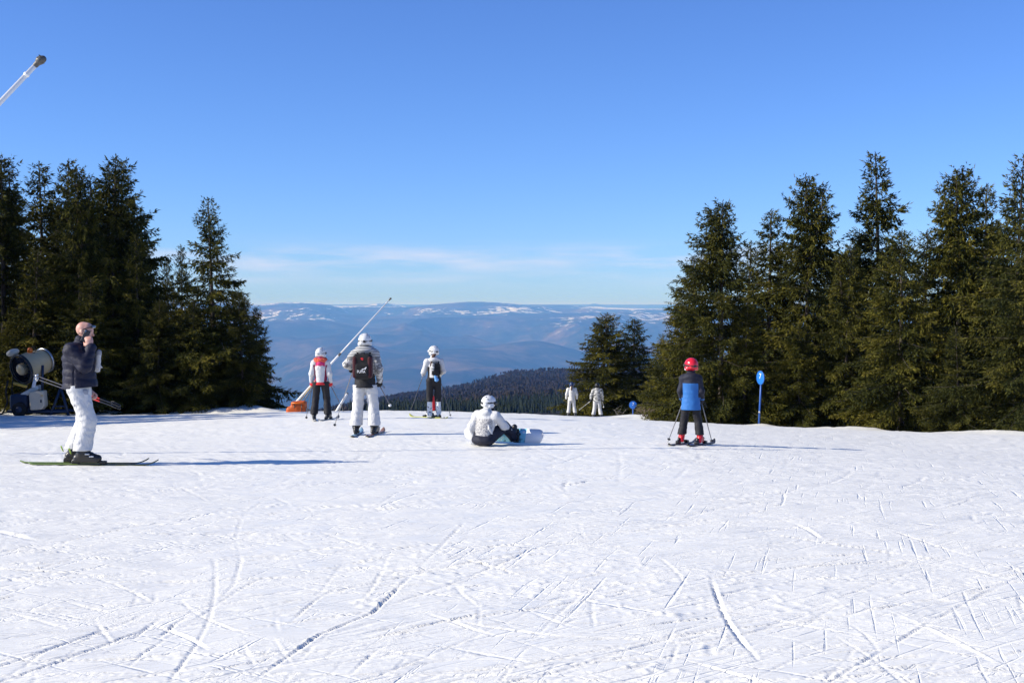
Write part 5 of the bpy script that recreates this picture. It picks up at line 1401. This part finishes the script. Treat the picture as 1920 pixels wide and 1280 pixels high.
def lance(label, base, top, r, sleeve, post_h):
    base, top = np.array(base, float), np.array(top, float); d = top - base; L = np.linalg.norm(d); d /= L
    o = thing('snow_lance', label, 'snow lance', tuple(base))
    rel = lambda s: d * s * L
    v, f = tube([rel(sleeve), rel(.6), rel(.995)], [r, r * .95, r * .85], 14); tb = link('lance_tube', mesh_np('lance_tube', v, f, [LANCEW]), o)
    v, f = tube([rel(0), rel(sleeve * .97), rel(sleeve), rel(sleeve * 1.005)], [r * 1.45, r * 1.45, r * 1.45, r], 14); link('lower_sleeve', mesh_np('lower_sleeve', v, f, [LANCEW]), o)
    v, f = tube([rel(sleeve * .96), rel(sleeve * .97), rel(sleeve * 1.0), rel(sleeve * 1.01)], [r * 1.3, r * 1.75, r * 1.75, r * 1.2], 14); link('clamp_collar', mesh_np('clamp_collar', v, f, [LANCEG]), o)
    v, f = tube([rel(.962), rel(.963), rel(.967), rel(.968)], [r * .9, r * 1.08, r * 1.08, r * .9], 14); link('end_collar', mesh_np('end_collar', v, f, [LANCEW]), o)
    hd = link('nozzle_head', field_mesh('nozzle_head', [ball(rel(1) + d * r * .9, r * 1.5), cap(rel(.992), rel(1) + d * r * .6, r * 1.0), cap(rel(1) + d * r * .9, rel(1) + d * r * 1.5 + V3(r * .5, 0, 0), r * 1.25)], r * .22, k=r * .5, mats=[LANCEG]), o)
    g = np.random.default_rng(3)
    a = np.cross(d, V3(0, 1, 0)); a /= np.linalg.norm(a); b = np.cross(d, a)
    for k in range(14):
        th = k * 2 * math.pi / 14; ct = rel(1) + d * r * (1.0 + .55 * (k % 2)); dr = a * math.cos(th) + b * math.sin(th) + d * .35 * (k % 2)
        dr = dr / np.linalg.norm(dr)
        bar('nozzle', ct + dr * r * 1.25, ct + dr * r * 1.68, r * .17, DARKM, hd, 6)
    # stand: post, pivot and hydraulic ram
    bar('stand_post', V3(0, .12, -post_h), V3(0, .12, .15), r * 1.6, LANCEG, o, 12)
    bar('pivot', V3(0, -.05, 0), V3(0, .25, 0), r * 1.3, LANCEG, o, 12)
    bar('lift_ram', V3(0.1, .12, -post_h * .75), d * L * min(.3, sleeve * .75) + V3(0, .03, 0), r * .7, LANCEG, o, 10)
    bar('ram_rod', V3(0.05, .05, -post_h * .3), d * L * min(.22, sleeve * .55) + V3(0, -.08, -.05), r * .55, YELLOW, o, 10)
    bar('water_pipe', V3(-.12, .1, -post_h), d * L * .08 + V3(-.1, .05, -.1), r * .5, LANCEG, o, 8)
    return o
b2 = at(547, 762, 46.8); b2g = gz(b2[0], b2[1])
lance('white snow lance rising diagonally behind the skier with coral fur collar', b2, at(731, 561, 47.6), .025, .49, b2[2] - b2g + .2)
d1 = 18.0; top1 = at(72, 117, d1); slope = (117 - 205) / (72 - 0.0)
bx = top1[0] - 4.75; bz = gz(bx, d1) + 1.0; base1 = V3(bx, d1, top1[2] - 4.75 * 98 / 73)
base1[2] = max(base1[2], gz(bx, d1) + .6)
lance('near white snow lance with dark nozzle ball jutting in at the upper left', base1, top1, .040, .30, base1[2] - gz(bx, d1) + .2)

# orange crash mat round the far lance's stand
mt = thing('safety_mat', 'orange crash mat wrapped round the stand of the far snow lance', 'safety mat', (b2[0] + .48, b2[1] - 1.3, gz(b2[0], b2[1]) - .1))
ORM = fabric('orange_mat_cover', (0.52, 0.095, 0.010), 0.55, 0.8, 5, 0.4, 0.3)
hm_ = (b2[2] + .30 - (gz(b2[0], b2[1]) - .1))
link('pad', field_mesh('pad', [rbox((0, 0, hm_ / 2), (.27, .20, hm_ / 2), .08), rbox((-.20, -.02, hm_ * .34), (.24, .20, hm_ * .34), .12)], .03, k=.08, wr=.02, wf=7, mats=[ORM]), mt)
bar('top_hem', (-.24, -.21, hm_ - .06), (.24, -.21, hm_ - .06), .02, ORANGE, mt)
for x in (-.13, .13): bar('fastening_strap', (x, -.212, .1), (x, -.212, hm_ - .08), .014, BLKPLAST, mt)

# leaning white stake and the red padded post below the crest
a, b = at(629, 771, 47.5), at(651, 738, 48); a[2] = min(a[2], gz(a[0], a[1]) - .05)
sk = thing('marker_stake', 'white stake leaning right, behind the legs of the striped-jacket skier', 'stake', tuple(a))
d_ = b - a; v, f = tube([V3(0, 0, 0), d_ * .5, d_ * .97, d_], [.045, .045, .045, .03], 12); link('stake_rod', mesh_np('stake_rod', v, f, [LANCEW]), sk)
v, f = tube([d_ * .985, d_ * 1.03], [.048, .046], 12); link('stake_cap', mesh_np('stake_cap', v, f, [LANCEG]), sk)
a = at(812, 765, 44); zg = gz(a[0], a[1]); topz = at(812, 741, 44)[2]
rp = thing('padded_post', 'red padded post showing between the legs of the slim skier', 'post', (a[0], a[1], zg))
link('red_pad', field_mesh('red_pad', [cap((0, 0, .12), (-.02, 0, topz - zg - .06), .085, .065)], .015, wr=.006, wf=16, mats=[RED]), rp)
bar('post_core', (0, 0, -.05), (-.02, 0, topz - zg + .02), .025, LANCEG, rp)

# ------------------------------------------------------------------ piste signs
SIGNB = plain('blue_sign_paint', (0.020, 0.17, 0.62), 0.35, 0.5, vary=0.1)
POLEB = plain('blue_pole_paint', (0.025, 0.11, 0.42), 0.4, 0.5, vary=0.2)
def sign(label, px, py, d, diam, yaw, base_px):
    c = at(px, py, d); b = V3(*(foot(base_px, d)))
    o = thing('piste_sign', label, 'sign', (b[0], b[1], b[2] - .1))
    r = diam / 2; off = c - V3(b[0], b[1], b[2] - .1)
    R = rotz(math.radians(yaw))
    n = R @ V3(0, -1, 0)
    v, f = tube([(0, 0, 0), off * .5, off + V3(0, 0, r * .55)], [.033, .032, .030], 12)
    link('pole', mesh_np('pole', v + n * -.035, f, [POLEB]), o)
    dsc = lathe_obj('disc', [(-.012, .001), (-.012, r - .012), (-.008, r), (.008, r), (.012, r - .012), (.012, .001)], off, n, SIGNB, o, 36)
    lathe_obj('rim', [(-.014, r - .006), (-.014, r + .006), (.016, r + .006), (.016, r - .006)], off, n, POLEB, dsc, 36, False)
    tm = link('number', text_mesh('number', '7', diam * .55, .002, WHITEINK), o, tuple(off + n * .0165 + V3(0, 0, diam * .10)))
    tm.rotation_euler = (math.pi / 2, 0, math.radians(yaw)); tm.scale = (1.05, 1.0, 1)
    for zz in (-.05, .06): bar('clamp', off + V3(0, 0, zz) - n * .012 + R @ V3(-.05, 0, 0), off + V3(0, 0, zz) - n * .012 + R @ V3(.05, 0, 0), .012, STEEL, o, 6)
    bar('pole_band', off * .30 + n * -.035 - V3(0, 0, .03), off * .30 + n * -.035 + V3(0, 0, .03), .036, STEEL, o, 12)
    return o
sign('tall blue piste sign with white 7, turned sideways, before the right-hand trees', 1426, 708, 42, .45, -68, 1422)
sign('small round blue piste sign with white 7 facing us, beyond the crest', 1187, 759, 74, .45, 0, 1187)

# ------------------------------------------------------------------ dry shrub and dead branches
TWIG = plain('dry_twig', (0.20, 0.155, 0.12), 0.9, 0.1); PALE = plain('weathered_branch', (0.26, 0.23, 0.20), 0.9, 0.1)
def shrub(name, label, px, d, n, h, spread, mat, r, seed):
    b = foot(px, d); g = np.random.default_rng(seed); parts = []
    for k in range(n):
        a = g.uniform(0, 6.28); s = spread * g.uniform(.3, 1); hh = h * g.uniform(.5, 1)
        p0 = V3(g.normal(0, spread * .25), g.normal(0, .15), -.05); p2 = p0 + V3(math.cos(a) * s, math.sin(a) * s * .6, hh); p1 = (p0 + p2) / 2 + V3(0, 0, hh * .25)
        parts.append(tube([p0, p1, p2], [r, r * .8, r * .35], 4))
        for w in range(3):
            q0 = p0 + (p2 - p0) * g.uniform(.4, .9) + V3(0, 0, hh * .12); parts.append(tube([q0, q0 + V3(g.normal(0, .12), g.normal(0, .1), g.uniform(.05, .2)) * h * 2], [r * .5, r * .25], 3))
    v, f = join(parts); o = thing(name, label, 'shrub', tuple(b)); link('twigs', mesh_np('twigs', v, f, [mat]), o); return o
shrub('dry_shrub', 'low dry shrub poking out of the snow right of the small blue sign', 1214, 54.5, 26, .55, .55, TWIG, .010, 4)
shrub('dead_branch', 'pale dead branches at the foot of the trees left of the small blue sign', 1160, 70, 5, .75, .8, PALE, .012, 9)
